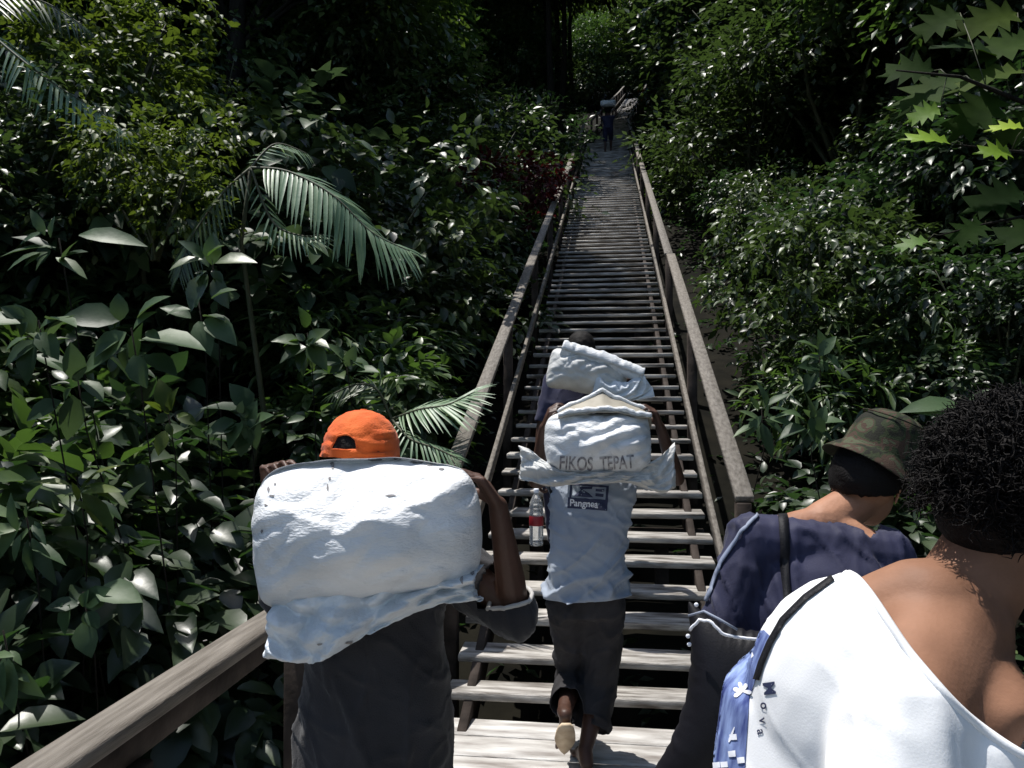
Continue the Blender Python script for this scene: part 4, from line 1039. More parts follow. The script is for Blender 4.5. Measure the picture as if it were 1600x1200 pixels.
# ------------------------------------------------------------------ 2: porter in the pale blue T-shirt
p2 = empty('person', at(925, 1200, 3.5)); p2.location.z = 0
tag(p2, 'porter in pale blue T-shirt and dark cropped trousers climbing with a sack', 'person', 'people climbing the stairs')
D = 3.45
J = dict(x=RT, y=FH, up=V(0, 0, 1), face=(FH - UPV * .25), headc=at(938, 655, 3.62), c7=at(930, 712, 3.53), chest=at(926, 770, 3.49), waist=at(917, 855, 3.47), pelvis=at(917, 925, 3.49),
         shL=at(868, 738, 3.52), shR=at(988, 738, 3.52), elR=at(1058, 748, 3.47), wrR=at(1032, 668, 3.36), elL=at(838, 752, 3.5), wrL=at(850, 668, 3.40),
         hpL=at(888, 945, 3.49), hpR=at(945, 945, 3.49), knR=at(938, 1070, 3.58), anR=at(914, 1180, 3.42), knL=at(895, 1060, 3.72), anL=at(882, 1112, 3.36), hs=.95)
J['anR'].z = .09; J['anR'] = V(J['anR'].x, J['anR'].y, .085)
P = Prims(); limbs(P, J, .92); foot(P, J['anR'], FH - RT * .1); foot(P, J['anL'], -UPV * .75 + FH * .5, (FH * .75 + UPV * .5).normalized() , .95)
hand(P, J['wrR'], UPV * .8 - RT * .35 - FH * .2, -RT - FH * .1, -1, (40, 48, 35), s=.95); hand(P, J['wrL'], UPV * .85 + RT * .3 - FH * .2, RT, 1, (40, 48, 35), s=.95)
finish_person(p2, J, P, 'skin_dark', .0055, 4); hair_shell('hair', J, p2)
P = Prims(); P.loft(torso_rings(J, .028, .98, low=J['pelvis'] - UPV * .05)); P.cap(J['shL'], .066, J['shR'], .066); P.cap(J['c7'] - UPV * .02, .055, J['shL'], .052); P.cap(J['c7'] - UPV * .02, .055, J['shR'], .052)
for s_ in 'LR':
    e = J['sh' + s_].lerp(J['el' + s_], .7); P.cap(J['sh' + s_], .066, e, .070)
me = P.remesh('shirt', .009, 5)
cw = J['waist']
def msk(P_): return .4 + 1.0 * np.clip((cw.z + .10 - P_[:, 2]) / .25, 0, 1)
fold(me, .020, ((RT * .8 + UPV * .6).normalized(), FH, (UPV * .8 - RT * .6).normalized()), (2.6, 3, 9), 2, mask=msk); fold(me, .011, ((RT * .8 - UPV * .6).normalized(), FH, (UPV * .8 + RT * .6).normalized()), (4, 3, 10), 12)
cl = [(J['pelvis'] - UPV * .005, (-UPV + RT * .06), 1), (J['c7'] + UPV * .02, UPV, .12)]
for s_ in 'LR': cl.append((J['sh' + s_].lerp(J['el' + s_], .62), (J['el' + s_] - J['sh' + s_]), .09))
cut(me, cl); sh2 = solid(pobj('shirt', me, M['tee_blue'], p2), .003)
P = Prims(); P.loft([(J['waist'].lerp(J['pelvis'], .5), .135, .105, RT, FH), (J['pelvis'], .160, .122, RT, FH), (J['pelvis'] - UPV * .10, .158, .118, RT, FH)])
P.cap(J['hpR'], .095, J['knR'], .085); P.cap(J['knR'], .088, J['knR'].lerp(J['anR'], .76), .088); P.cap(J['hpL'], .095, J['knL'], .08); P.cap(J['knL'], .08, J['knL'].lerp(J['anL'], .80), .078)
me = P.remesh('trousers', .010, 6); fold(me, .014, (RT, FH, UPV), (6, 6, 3.5), 6); fold(me, .005, ((RT + UPV).normalized(), FH, (UPV - RT).normalized()), (5, 5, 13), 8)
lgR = (J['anR'] - J['knR']).normalized(); lgL = (J['anL'] - J['knL']).normalized()
cut(me, [(J['knR'].lerp(J['anR'], .66), lgR, .2), (J['knL'].lerp(J['anL'], .76), lgL, .13)]); tr2 = solid(pobj('trousers', me, M['trouser'], p2), .003)
# raised sandal: sole and strap on the lifted foot
fdn = (-UPV * .75 + FH * .5).normalized(); fup = (FH * .75 + UPV * .5).normalized(); fr = fdn.cross(fup).normalized(); sc_ = J['anL'] - fup * .083 + fdn * .04
sv = []; sq = []
for i in range(13):
    t = i / 12; wd = .034 + .010 * math.sin(t * 5 - .6); wd *= math.sin(math.pi * min(1, .12 + t * 1.0) ) ** .35 if t > .5 else 1; 
    if t == 0: wd = .018
    for sx in (-1, 1):
        for z in (0, -.014): sv.append(tuple(sc_ + fdn * (-.085 + .23 * t) + fr * sx * wd + fup * z))
for i in range(12):
    a = i * 4; sq += [[a, a + 4, a + 6, a + 2], [a + 1, a + 3, a + 7, a + 5], [a, a + 1, a + 5, a + 4], [a + 2, a + 6, a + 7, a + 3]]
sq += [[0, 2, 3, 1], [48, 49, 51, 50]]
sn = pobj('sandal', npmesh('sandal', sv, [sq]), M['sole'], p2, False)
obj('strap', MB().tube([sc_ + fr * -.04 + fdn * .03, sc_ + fup * .045 + fr * -.03 + fdn * .04, sc_ + fup * .055 + fdn * .045, sc_ + fup * .045 + fr * .03 + fdn * .04, sc_ + fr * .04 + fdn * .03], .006).mesh('strap'), M['black_strap'], sn)
# print on the shirt back
tb = bvh(sh2)
def rotp(poly, cx, cy, a):
    c, s = math.cos(R(a)), math.sin(R(a)); return [(cx + (x - cx) * c - (y - cy) * s, cy + (x - cx) * s + (y - cy) * c) for x, y in poly]
A = 4
fr_ = [[(890, 757), (950, 757), (950, 760), (890, 760)], [(890, 757), (893, 757), (893, 785), (890, 785)], [(946, 757), (950, 757), (950, 785), (946, 785)],
       [(888, 779), (950, 779), (950, 796), (888, 796)], [(896, 777), (908, 765), (920, 771), (927, 777)], [(930, 763), (943, 763), (943, 767), (930, 767)], [(930, 770), (943, 770), (943, 775), (930, 775)], [(904, 762), (925, 760), (924, 764), (906, 766)]]
decal('shirt_print', tb, [rotp(p, 920, 776, A) for p in fr_], M['navy_print'], sh2, .0020, 5)
decal('print_lettering', tb, [rotp(p, 920, 776, A) for p in text_polys('Pangnea', 891, 792, 13.6, 15)], M['white_paint'], sh2, .0035, 5)
# sack 2
S = sim(.60, .44, 80, 60, .030, steps=150, seed=8, crump=.06, bend=.10, grav=.0003); print('SACK3', S.reshape(-1, 3).min(0), S.reshape(-1, 3).max(0))
S3 = crush(boxy(fit(S, .50, .30, .34), .26, .24, .16), 9, .012, .008); c3 = at(935, 694, 3.26)
S3[..., 2] += .02 * (S3[..., 0] / .25) ** 2
sk3 = obj('sack', sheets_mesh('sack', S3, place(c3, 20)), M['sack'], None); subsurf(sk3)
tag(sk3, 'lettered white sack on the back of the porter in the pale blue T-shirt', 'sack', 'white sacks carried by the porters')
t3 = bvh(sk3)
decal('sack_lettering', t3, [(p) for p in text_polys('FIKOS', 873, 732, 20, 29, 3)] + text_polys('TEPAT', 938, 734, 18.5, 29, -4), M['print_grey'], sk3, .0018, 5)
# open mouth of the sack: two lips with the beige inside between them
v = []; q = []; nu, nv = 40, 14; cM = lambda x, y, d_: at(x, y, d_)
for i in range(nu + 1):
    u = i / nu; x = 872 + 146 * u; pk = (1 - abs(u - .48) / .52) ; bk = 650 - 39 * max(0, pk) ** .8 + 4 * noise.noise(V(u * 6, 1, 1)); fr0 = 650 - 9 * math.sin(math.pi * u) + 7 * noise.noise(V(u * 4, 8, 1))
    for j in range(nv + 1):
        t = j / nv
        if t < .12: yy = fr0 + 3 * (1 - t / .12); dd = 3.17 + .01 * (t / .12)
        elif t < .88:
            tt = (t - .12) / .76; yy = fr0 + (bk - fr0) * tt + 6 * math.sin(math.pi * tt) * max(0, pk); dd = 3.18 + .16 * tt
        else: yy = bk + 20 * (t - .88) / .12; dd = 3.34 + .03 * (t - .88) / .12
        p = cM(x, yy, dd) + V(0, 0, .005 * noise.noise(V(u * 9, t * 5, 2))); v.append(tuple(p))
for i in range(nu):
    for j in range(nv): a = i * (nv + 1) + j; q.append([a, a + nv + 1, a + nv + 2, a + 1])
mo = pobj('sack_mouth', npmesh('sack_mouth', v, [q]), M['sack_in'], sk3); solid(mo, .004)
for lip, (r_, jj) in {'rear_lip': (.011, 12), 'front_lip': (.013, 2)}.items():
    pts = [Vector(v[i * (nv + 1) + jj]) + V(0, 0, .004 + .006 * noise.noise(V(i * .35, jj, 0))) for i in range(nu + 1)]
    pobj('mouth_hem', MB().tube(pts, [r_ * (.8 + .5 * abs(noise.noise(V(i * .3, 5, jj)))) for i in range(nu + 1)], 8).mesh('mouth_hem'), M['sack'], sk3)
# folded cloth wrapped beneath, ends flaring
S4 = crush(fit(sim(.74, .22, 96, 44, .0045, steps=110, seed=15, crump=.14, bend=.04), .68, .10, .13), 7, .016, .012)
u_ = (S4[..., 0] / .34).clip(-1.2, 1.2)
S4[..., 2] *= .55 + 1.5 * np.clip(np.abs(u_) - .40, 0, 1) * (1 + .5 * (u_ > 0)) * (1 - .8 * np.clip(np.abs(u_) - .85, 0, 1) / .35); S4[..., 2] += .052 * u_ ** 2 - .012 + .02 * np.sin(u_ * 6 + 1) * np.abs(u_)
S4[..., 1] += .06 * u_ ** 2
Tm = place(at(936, 742, 3.22), 10)
sk4 = obj('folded_sack', sheets_mesh('folded_sack', S4, Tm), M['sack_grey'], None); subsurf(sk4)
tag(sk4, 'twisted grey white folded sack with flared ends under the lettered sack', 'folded sack')

# ------------------------------------------------------------------ 3: porter ahead, mostly hidden
zs = .59; p3_ = empty('person', at(885, 876, 4.95)); p3_.location.z = zs
tag(p3_, 'dark haired porter in navy clothes ahead of the others holding a bottle', 'person', 'people climbing the stairs')
k3 = int(round(.59 / RISE)); yst = Y0 + k3 * G_ + .1; zst = k3 * RISE
J = dict(x=RT, y=FH, up=V(0, 0, 1), face=(FH - UPV * .35), headc=at(908, 548, 5.12), c7=at(900, 588, 5.0), chest=at(895, 625, 4.98), waist=at(890, 680, 4.95), pelvis=at(886, 722, 4.97),
         shL=at(864, 596, 4.98), shR=at(940, 600, 4.98), elR=at(985, 640, 4.97), wrR=at(990, 600, 4.85), elL=at(846, 668, 4.93), wrL=at(841, 742, 4.84),
         hpL=at(866, 735, 4.97), hpR=at(903, 735, 4.97), hs=.95)
J['anR'] = V(J['hpR'].x, yst + .28, zst + RISE + .085); J['anL'] = V(J['hpL'].x, yst + .02, zst + .085); J['knR'] = (J['hpR'] + J['anR']) / 2 + FH * .10; J['knL'] = (J['hpL'] + J['anL']) / 2 + FH * .04
P = Prims(); limbs(P, J, .92); foot(P, J['anR'], FH, s=.95); foot(P, J['anL'], FH, s=.95)
hand(P, J['wrR'], UPV * .8 - RT * .3, -RT, -1, (40, 45, 30)); hand(P, J['wrL'], -UPV + FH * .2, RT, -1, (45, 60, 45))
finish_person(p3_, J, P, 'skin_dark', .008, 3); hair_shell('hair', J, p3_, th=.014)
P = Prims(); P.loft(torso_rings(J, .018, .98, low=J['pelvis'] - UPV * .05)); P.cap(J['shL'], .066, J['shR'], .066); P.cap(J['c7'] - UPV * .02, .055, J['shL'], .052); P.cap(J['c7'] - UPV * .02, .055, J['shR'], .052)
for s_ in 'LR': P.cap(J['sh' + s_], .064, J['sh' + s_].lerp(J['el' + s_], .97), .058)
me = P.remesh('shirt', .011, 5); fold(me, .007, (RT, FH, UPV), (6, 4, 5), 21)
cut(me, [(J['pelvis'] - UPV * .02, -UPV, 1), (J['c7'] + UPV * .02, UPV, .12)] + [(J['sh' + s_].lerp(J['el' + s_], .9), (J['el' + s_] - J['sh' + s_]), .09) for s_ in 'LR'])
solid(pobj('shirt', me, M['navy'], p3_), .003)
P = Prims(); P.loft([(J['waist'].lerp(J['pelvis'], .5), .14, .105, RT, FH), (J['pelvis'], .162, .122, RT, FH), (J['pelvis'] - UPV * .10, .158, .118, RT, FH)])
for s_ in 'LR': P.cap(J['hp' + s_], .092, J['kn' + s_], .075); P.cap(J['kn' + s_], .075, J['an' + s_] + UPV * .02, .06)
me = P.remesh('trousers', .012, 5); fold(me, .006, (RT, FH, UPV), (7, 6, 5), 16); cut(me, [(J['an' + s_] + UPV * .02, -UPV, .12) for s_ in 'LR']); solid(pobj('trousers', me, M['navy'], p3_), .003)
S5 = crush(boxy(fit(S, .54, .30, .30), .18, .27, .15), 21, .012, .008); sk5 = obj('sack', sheets_mesh('sack', S5, place(at(918, 586, 4.72), 15, 13)), M['sack_grey'], None); subsurf(sk5)
tag(sk5, 'white sack with rolled top on the porter ahead, highest of the near sacks', 'sack', 'white sacks carried by the porters')
# roll along its top, with an open curled end
a, b = at(878, 546, 4.68), at(1004, 588, 4.62); d = (b - a).normalized(); rr_x, _, rr_z = frame(d); v = []; q = []; nl, nc = 60, 30
for i in range(nl + 1):
    t = i / nl
    for k in range(nc):
        an = 2 * math.pi * k / nc * 1.25; sp = .058 * (1 - .12 * t) - .02 * k / nc
        w2 = .010 * noise.noise(V(t * 9, an * .8, 3)) + .007 * noise.noise(V(t * 22, an * 1.5 + t * 8, 5))
        v.append(tuple(a + d * (b - a).length * t + (rr_x * math.cos(an) + rr_z * math.sin(an)) * (sp + w2) + V(0, 0, .012 * math.sin(t * 3.1))))
for i in range(nl):
    for k in range(nc - 1): q.append([i * nc + k, i * nc + k + 1, (i + 1) * nc + k + 1, (i + 1) * nc + k])
solid(pobj('rolled_top', npmesh('rolled_top', v, [q]), M['sack'], sk5), .005)
nx_, ny_ = 40, 30; Tm = place(at(980, 600, 4.6)); Ti = Tm.inverted()
pins = [(0, 2, ny_ - 3, ny_, list(Ti @ at(935, 585, 4.58))), (nx_ - 2, nx_, ny_ - 3, ny_, list(Ti @ at(1002, 578, 4.58))), (nx_ - 2, nx_, 8, 12, list(Ti @ at(1020, 605, 4.58))), (0, 3, 0, 4, list(Ti @ at(925, 612, 4.58)))]
S6 = sim(.40, .22, nx_, ny_, .002, pins=pins, grav=.00005, steps=120, seed=25, crump=.06, bend=.1)
sk6 = pobj('loose_flap', sheets_mesh('loose_flap', S6, Tm), M['sack_blue'], sk5); subsurf(sk6)
# bottle
bt = empty('water_bottle', at(838, 852, 4.80)); tag(bt, 'clear plastic water bottle with a red label hanging beside the blue shirted porter', 'bottle')
def lathe(prof, n=28):
    v = []; q = []
    for (r_, z) in prof:
        for k in range(n): v.append((r_ * math.cos(6.2832 * k / n), r_ * math.sin(6.2832 * k / n), z))
    for i in range(len(prof) - 1):
        for k in range(n): q.append([i * n + k, i * n + (k + 1) % n, (i + 1) * n + (k + 1) % n, (i + 1) * n + k])
    return v, q
v, q = lathe([(.001, .004), (.035, 0), (.043, .008), (.044, .02), (.041, .03), (.044, .04), (.044, .12), (.043, .125), (.043, .185), (.044, .19), (.044, .22), (.041, .23), (.044, .24), (.040, .27), (.025, .305), (.014, .325), (.014, .345), (.001, .346)])
obj('bottle_body', npmesh('bottle_body', v, [q]), M['clear'], bt)
v, q = lathe([(.0445, .125), (.0452, .127), (.0452, .183), (.0445, .185)]); obj('label_band', npmesh('label_band', v, [q]), M['red_label'], bt)
v, q = lathe([(.0165, .328), (.017, .33), (.017, .350), (.015, .353), (.001, .353)]); obj('bottle_cap', npmesh('bottle_cap', v, [q]), M['white_paint'], bt)

# ------------------------------------------------------------------ 4: hiker in the camouflage hat
p4_ = empty('person', at(1270, 1500, 2.0)); p4_.location.z = 0
tag(p4_, 'hiker in camouflage bucket hat and dark navy shirt with head turned right', 'person', 'people climbing the stairs')
fx = (FH * .75 + RT * .66).normalized(); lx_ = (RT * .86 - FH * .5).normalized()
J = dict(x=lx_, y=fx, up=(UPV + RT * .18 + FH * .05).normalized(), face=(FH * .72 + RT * .69 - UPV * .25), headc=at(1356, 758, 2.10), c7=at(1285, 818, 2.05), chest=at(1262, 940, 2.0), waist=at(1250, 1100, 1.97), pelvis=at(1245, 1230, 1.97),
         shL=at(1178, 842, 2.04), shR=at(1385, 868, 1.98), elL=at(1128, 1000, 1.98), wrL=at(1150, 1130, 2.05), elR=at(1440, 1010, 1.92), wrR=at(1400, 1100, 2.0), hpL=at(1200, 1255, 1.98), hpR=at(1290, 1255, 1.95), hs=.98)
for s_ in 'LR':
    h_ = J['hp' + s_]; J['kn' + s_] = V(h_.x, h_.y + .06, .45); J['an' + s_] = V(h_.x - .01, h_.y - .02, .085)
P = Prims(); limbs(P, J)
for s_ in 'LR': foot(P, J['an' + s_], fx)
hand(P, J['wrL'], -UPV + fx * .3, RT, -1, (25, 35, 25)); hand(P, J['wrR'], -UPV * .6 + fx * .6, -RT, 1, (25, 35, 25))
finish_person(p4_, J, P, 'skin_tan', .0055, 4); hair_shell('hair', J, p4_, th=.012, seed=8)
def shirt4():
    P = Prims(); P.loft(torso_rings(J, .022, 1.03, low=J['pelvis'] - UPV * .12)); P.cap(J['shL'], .076, J['shR'], .076); P.cap(J['c7'] - UPV * .028, .066, J['shL'], .06); P.cap(J['c7'] - UPV * .028, .066, J['shR'], .06)
    for s_ in 'LR': P.cap(J['sh' + s_], .074, J['el' + s_], .068)
    me = P.remesh('shirt', .0075, 5)
    fold(me, .013, ((RT * .35 - UPV * .94).normalized(), FH, (UPV * .35 + RT * .94).normalized()), (1.6, 2.5, 8), 31); fold(me, .004, (RT, FH, UPV), (14, 6, 5), 33)
    cut(me, [(J['pelvis'] - UPV * .04, -UPV, 1), (J['c7'] + J['up'] * .018 + RT * .01, (J['headc'] - J['c7']), .13)] + [(J['sh' + s_].lerp(J['el' + s_], .9), (J['el' + s_] - J['sh' + s_]), .1) for s_ in 'LR'])
    return solid(pobj('shirt', me, M['navy'], p4_), .003)
sh4 = shirt4()
boundary_ring('collar', sh4, J['c7'] + J['up'] * .018 + RT * .01, (J['headc'] - J['c7']), .15, .009, 'navy_light', sh4)
P = Prims(); P.loft([(J['waist'].lerp(J['pelvis'], .5), .165, .12, lx_, fx), (J['pelvis'], .178, .128, lx_, fx), (J['pelvis'] - UPV * .08, .172, .12, lx_, fx)])
for s_ in 'LR': P.cap(J['hp' + s_], .098, J['kn' + s_], .08); P.cap(J['kn' + s_], .08, J['an' + s_] + UPV * .03, .07)
me = P.remesh('trousers', .012, 5); cut(me, [(J['an' + s_] + UPV * .02, -UPV, .12) for s_ in 'LR']); solid(pobj('trousers', me, M['trouser'], p4_), .003)
t4 = bvh(sh4)
def strap(name, tree_, pts, wpx, m, parent, off=.004, th=.003):
    """webbing laid over cloth through a row of spots"""
    v = []; q = []; P_ = []
    for i in range(len(pts) - 1):
        for k in range(10): t = k / 10; P_.append((pts[i][0] * (1 - t) + pts[i + 1][0] * t, pts[i][1] * (1 - t) + pts[i + 1][1] * t))
    P_.append(pts[-1]); row = []
    for i, p in enumerate(P_):
        a = P_[max(i - 1, 0)]; b = P_[min(i + 1, len(P_) - 1)]; dx, dy = b[0] - a[0], b[1] - a[1]; L = math.hypot(dx, dy); ox, oy = -dy / L * wpx / 2, dx / L * wpx / 2
        l_, r_ = stick(tree_, p[0] + ox, p[1] + oy, off), stick(tree_, p[0] - ox, p[1] - oy, off)
        if l_ is None or r_ is None: continue
        row.append((l_, r_))
    for l_, r_ in row: v += [tuple(l_), tuple(r_)]
    for i in range(len(row) - 1): q.append([2 * i, 2 * i + 1, 2 * i + 3, 2 * i + 2])
    return solid(pobj(name, npmesh(name, v, [q]), M[m], parent), th)
# pack on the hiker's lower back, strap over the shoulder
bp = empty('shoulder_bag', at(1120, 1200, 1.75)); tag(bp, 'dark bag with pale edged top slung beside the hiker in the camouflage hat', 'bag')
S = sim(.34, .44, 44, 54, .012, steps=110, seed=31, crump=.05, bend=.2); S7 = fit(S, .26, .17, .46); S7[..., 0] *= (1 + .25 * (S7[..., 2] < 0) * (-S7[..., 2] / .23))
bo = pobj('bag_body', sheets_mesh('bag_body', S7, place(at(1135, 1110, 1.80), 5, 10, -15)), M['bag'], bp); subsurf(bo)
pts = [at(x, y, d_) for x, y, d_ in [(1078, 985, 1.76), (1092, 968, 1.74), (1112, 972, 1.72), (1128, 990, 1.71), (1150, 996, 1.71), (1180, 999, 1.72), (1196, 994, 1.76)]]
pobj('bag_piping', MB().tube([pts[max(0, min(len(pts) - 1, int(q)))].lerp(pts[min(len(pts) - 1, int(q) + 1)], q - int(q)) + UPV * .004 * noise.noise(V(q * 2, 0, 0)) for q in np.linspace(0, len(pts) - 1.001, 30)], .0035, 6).mesh('bag_piping'), M['white_paint'], bo)
pts = [at(x, y, d_) for x, y, d_ in [(1076, 962, 1.78), (1100, 955, 1.75), (1125, 968, 1.72), (1152, 984, 1.71)]]
pobj('bag_cord', MB().tube(pts, .003, 6).mesh('bag_cord'), M['navy_light'], bo)
for (x, y) in ((1075, 994), (1077, 1007), (1088, 945)):
    P = Prims(); P.ell(at(x, y, 1.73), (.005, .004, .005), (RT, FH, UPV)); me = bpy.data.meshes.new('rivet'); P.bm.to_mesh(me); P.bm.free(); pobj('rivet', me, M['white_paint'], bo)
strap('shoulder_strap', t4, [(1222, 795), (1226, 850), (1228, 910), (1234, 960), (1215, 1010), (1180, 1060)], 15, 'black_strap', bp)
strap('shoulder_strap', t4, [(1190, 800), (1160, 830), (1128, 880), (1105, 940)], 5, 'navy_light', bp)
# bucket hat
r_, f_, u_ = frame(J['face'], (UPV + RT * .40 - FH * .06)); hc = at(1364, 742, 2.11) + u_ * .082 - f_ * .002
prof = [(.002, .098), (.025, .097), (.048, .092), (.066, .083), (.079, .069), (.087, .05), (.093, .02), (.098, -.012), (.1, -.02), (.112, -.032), (.126, -.046), (.138, -.058), (.139, -.061)]
v = []; q = []; n_ = 72
for i, (a, z) in enumerate(prof):
    for k in range(n_):
        t = 2 * math.pi * k / n_; wob = .004 * noise.noise(V(math.cos(t) * 2, math.sin(t) * 2, z * 20)) + (max(0, a - .1) * .35 * math.sin(2 * t + .6)) * .6
        v.append(tuple(hc + (f_ * math.cos(t) * 1.12 + r_ * math.sin(t)) * (a + wob) + u_ * (z + (.012 * math.sin(2 * t + 1.2) if a > .11 else 0) + .003 * noise.noise(V(math.cos(t) * 5, math.sin(t) * 5, a * 30)))))
for i in range(len(prof) - 1):
    for k in range(n_): q.append([i * n_ + k, (i + 1) * n_ + k, (i + 1) * n_ + (k + 1) % n_, i * n_ + (k + 1) % n_])
ht = pobj('bucket_hat', npmesh('bucket_hat', v, [q]), M['camo'], p4_); solid(ht, .003); subsurf(ht)
for (a, z, nm) in ((.0985, -.014, 'hat_seam'), (.083, .077, 'hat_seam')):
    pts = [hc + (f_ * math.cos(6.2832 * k / 48) * 1.12 + r_ * math.sin(6.2832 * k / 48)) * (a + .002) + u_ * z for k in range(49)]
    pobj(nm, MB().tube(pts, .0022, 5, False).mesh(nm), M['camo'], ht)

# ------------------------------------------------------------------ 5: nearest hiker, curly hair, white T-shirt
p5_ = empty('person', at(1380, 1900, 1.0)); p5_.location.z = 0
tag(p5_, 'curly dark haired hiker in wide necked white T-shirt, nearest at the right edge', 'person', 'people climbing the stairs')
fx = (RT * .80 + FH * .60).normalized(); lx_ = (RT * .60 - FH * .80).normalized()
J = dict(x=lx_, y=fx, up=(UPV * .8 + RT * .55).normalized(), face=(RT * .80 + FH * .35 - UPV * .55).normalized(), headc=at(1592, 800, 1.03), c7=at(1462, 985, 1.0), chest=at(1368, 1110, .99), waist=at(1325, 1270, .98), pelvis=at(1300, 1420, .98),
         shL=at(1400, 1040, 1.14), shR=at(1405, 1120, .88), elR=at(1400, 1350, .82), wrR=at(1560, 1420, .82), elL=at(1450, 1330, 1.2), wrL=at(1590, 1380, 1.15), hpL=at(1290, 1460, 1.06), hpR=at(1300, 1460, .92))
for s_ in 'LR':
    h_ = J['hp' + s_]; J['kn' + s_] = h_ + fx * .12 - UPV * .42; J['an' + s_] = V(J['kn' + s_].x - fx.x * .05, J['kn' + s_].y - fx.y * .05, .085)
    J['kn' + s_].z = .50
P = Prims(); limbs(P, J, .92)
P.cap(J['c7'] + fx * .03, .066, J['headc'] - J['up'] * .06, .062); nap = at(1448, 948, 1.0); nap2 = at(1378, 968, 1.02)
P.cap(nap, .066, nap2, .060); P.cap(J['c7'] + fx * .02, .085, J['chest'] + fx * .02, .125); P.cap(J['c7'], .08, J['shR'], .07)
for s_ in 'LR': foot(P, J['an' + s_], fx)
hand(P, J['wrL'], fx, -UPV, 1, (25, 35, 25)); hand(P, J['wrR'], fx, -UPV, -1, (25, 35, 25))
finish_person(p5_, J, P, 'skin_olive', .0065, 16)
P = Prims(); P.loft(torso_rings(J, .030, 1.0, low=J['pelvis'] - UPV * .1)); P.cap(J['shL'], .078, J['shR'], .078); P.cap(J['c7'], .066, J['shL'], .062); P.cap(J['c7'], .066, J['shR'], .066)
P.ell(J['chest'] - fx * .035, (.15, .12, .18), (lx_, fx, UPV)); P.cap(nap, .076, nap2, .072); P.cap(J['c7'] + fx * .02, .096, J['chest'] + fx * .02, .138)
for s_ in 'LR': P.cap(J['sh' + s_], .078, J['sh' + s_].lerp(J['el' + s_], .8), .080)
me = P.remesh('shirt', .006, 6)
def msk5(P_): q_ = np.array(list(J['chest'] + fx * .10)); return .25 + .9 * np.exp(-((P_ - q_) ** 2).sum(1) / .02)
fold(me, .008, ((RT * .5 - UPV * .86).normalized(), FH, (UPV * .5 + RT * .86).normalized()), (4, 4, 12), 41, mask=msk5)
nk = J['c7'] + fx * .02 - UPV * .0; nn = (J['headc'] - J['c7']).normalized() + fx * .35
P_c = at(1408, 995, .90); N_c = (RT * .78 + UPV * .62 - FH * .10).normalized()
P_c = at(1428, 1000, .93); g5 = carve(me, P_c, N_c, .022, 2.4)
cut(me, [(J['pelvis'] - UPV * .03, -UPV, 1)] + [(J['sh' + s_].lerp(J['el' + s_], .72), (J['el' + s_] - J['sh' + s_]), .12) for s_ in 'LR'])
sh5 = solid(pobj('shirt', me, M['white_tee'], p5_), .0025)
P = Prims(); P.loft([(J['waist'].lerp(J['pelvis'], .5), .155, .12, lx_, fx), (J['pelvis'], .168, .128, lx_, fx), (J['pelvis'] - UPV * .08, .165, .12, lx_, fx)])
for s_ in 'LR': P.cap(J['hp' + s_], .092, J['kn' + s_], .08); P.cap(J['kn' + s_], .08, J['an' + s_] + UPV * .03, .07)
me = P.remesh('trousers', .012, 5); cut(me, [(J['an' + s_] + UPV * .02, -UPV, .12) for s_ in 'LR']); solid(pobj('trousers', me, M['trouser'], p5_), .003)
t5 = bvh(sh5)
bm = bmesh.new(); bm.from_mesh(sh5.data); adj = {}
for e in bm.edges:
    if e.is_boundary and all(abs(g5(v.co)) < .012 for v in e.verts):
        a, b = e.verts; adj.setdefault(a.index, []).append(b.index); adj.setdefault(b.index, []).append(a.index)
bm.verts.ensure_lookup_table(); left = set(adj)
while left:
    s0 = next((k for k in left if len([x for x in adj[k] if x in left]) <= 1), next(iter(left))); loop = [s0]; left.discard(s0)
    while True:
        nx2 = [k for k in adj[loop[-1]] if k in left]
        if not nx2: break
        loop.append(nx2[0]); left.discard(nx2[0])
    if len(loop) > 25:
        pts = [bm.verts[i].co.copy() for i in loop]
        for _ in range(6): pts = [pts[0]] + [(pts[i - 1] + pts[i] * 2 + pts[i + 1]) / 4 for i in range(1, len(pts) - 1)] + [pts[-1]]
        pobj('collar', MB().tube(pts[::2], .0055, 6).mesh('collar'), M['white_tee'], sh5)
bm.free()
# curls
rs_ = np.random.RandomState(9); r_, f_, u_ = frame(J['face'], J['up']); hc = J['headc']
P = Prims(); P.ell(hc + u_ * .022 - f_ * .02, (.086, .098, .10), (r_, f_, u_)); P.ell(hc - f_ * .05 - u_ * .02, (.07, .06, .07), (r_, f_, u_))
hb = pobj('hair', P.remesh('hair', .008, 3), M['hair'], p5_)
mb = MB(); n = 0
while n < 4200:
    d = rnd_unit(rs_, 1)[0]; a, b, c = d
    if b > .25 and c < .55: continue
    if c < -.85 : continue
    if b > -.35 and c < -.15: continue
    dv = r_ * a + f_ * b + u_ * c; base_ = hc + u_ * .022 - f_ * .02 + r_ * a * .080 + f_ * b * .094 + u_ * c * .095
    L = rs_.uniform(.022, .05); cr = rs_.uniform(.005, .010)
    if c < -.25: L *= .45; cr *= .6; t0 = rs_.uniform(0, 6.28); e1 = dv.orthogonal().normalized(); e2 = dv.cross(e1); turns = rs_.uniform(1.2, 2.4)
    bend_ = Vector(rs_.normal(size=3)) * .35 - UPV * .12; pts = []
    for i in range(12):
        t = i / 11; pts.append(base_ + (dv + bend_ * t).normalized() * L * t + (e1 * math.cos(t0 + turns * 6.283 * t) + e2 * math.sin(t0 + turns * 6.283 * t)) * cr * min(1, t * 3))
    mb.tube(pts, [.0026] * 7 + [.0024, .002, .0016, .001, .0006], 3, False); n += 1
n = 0
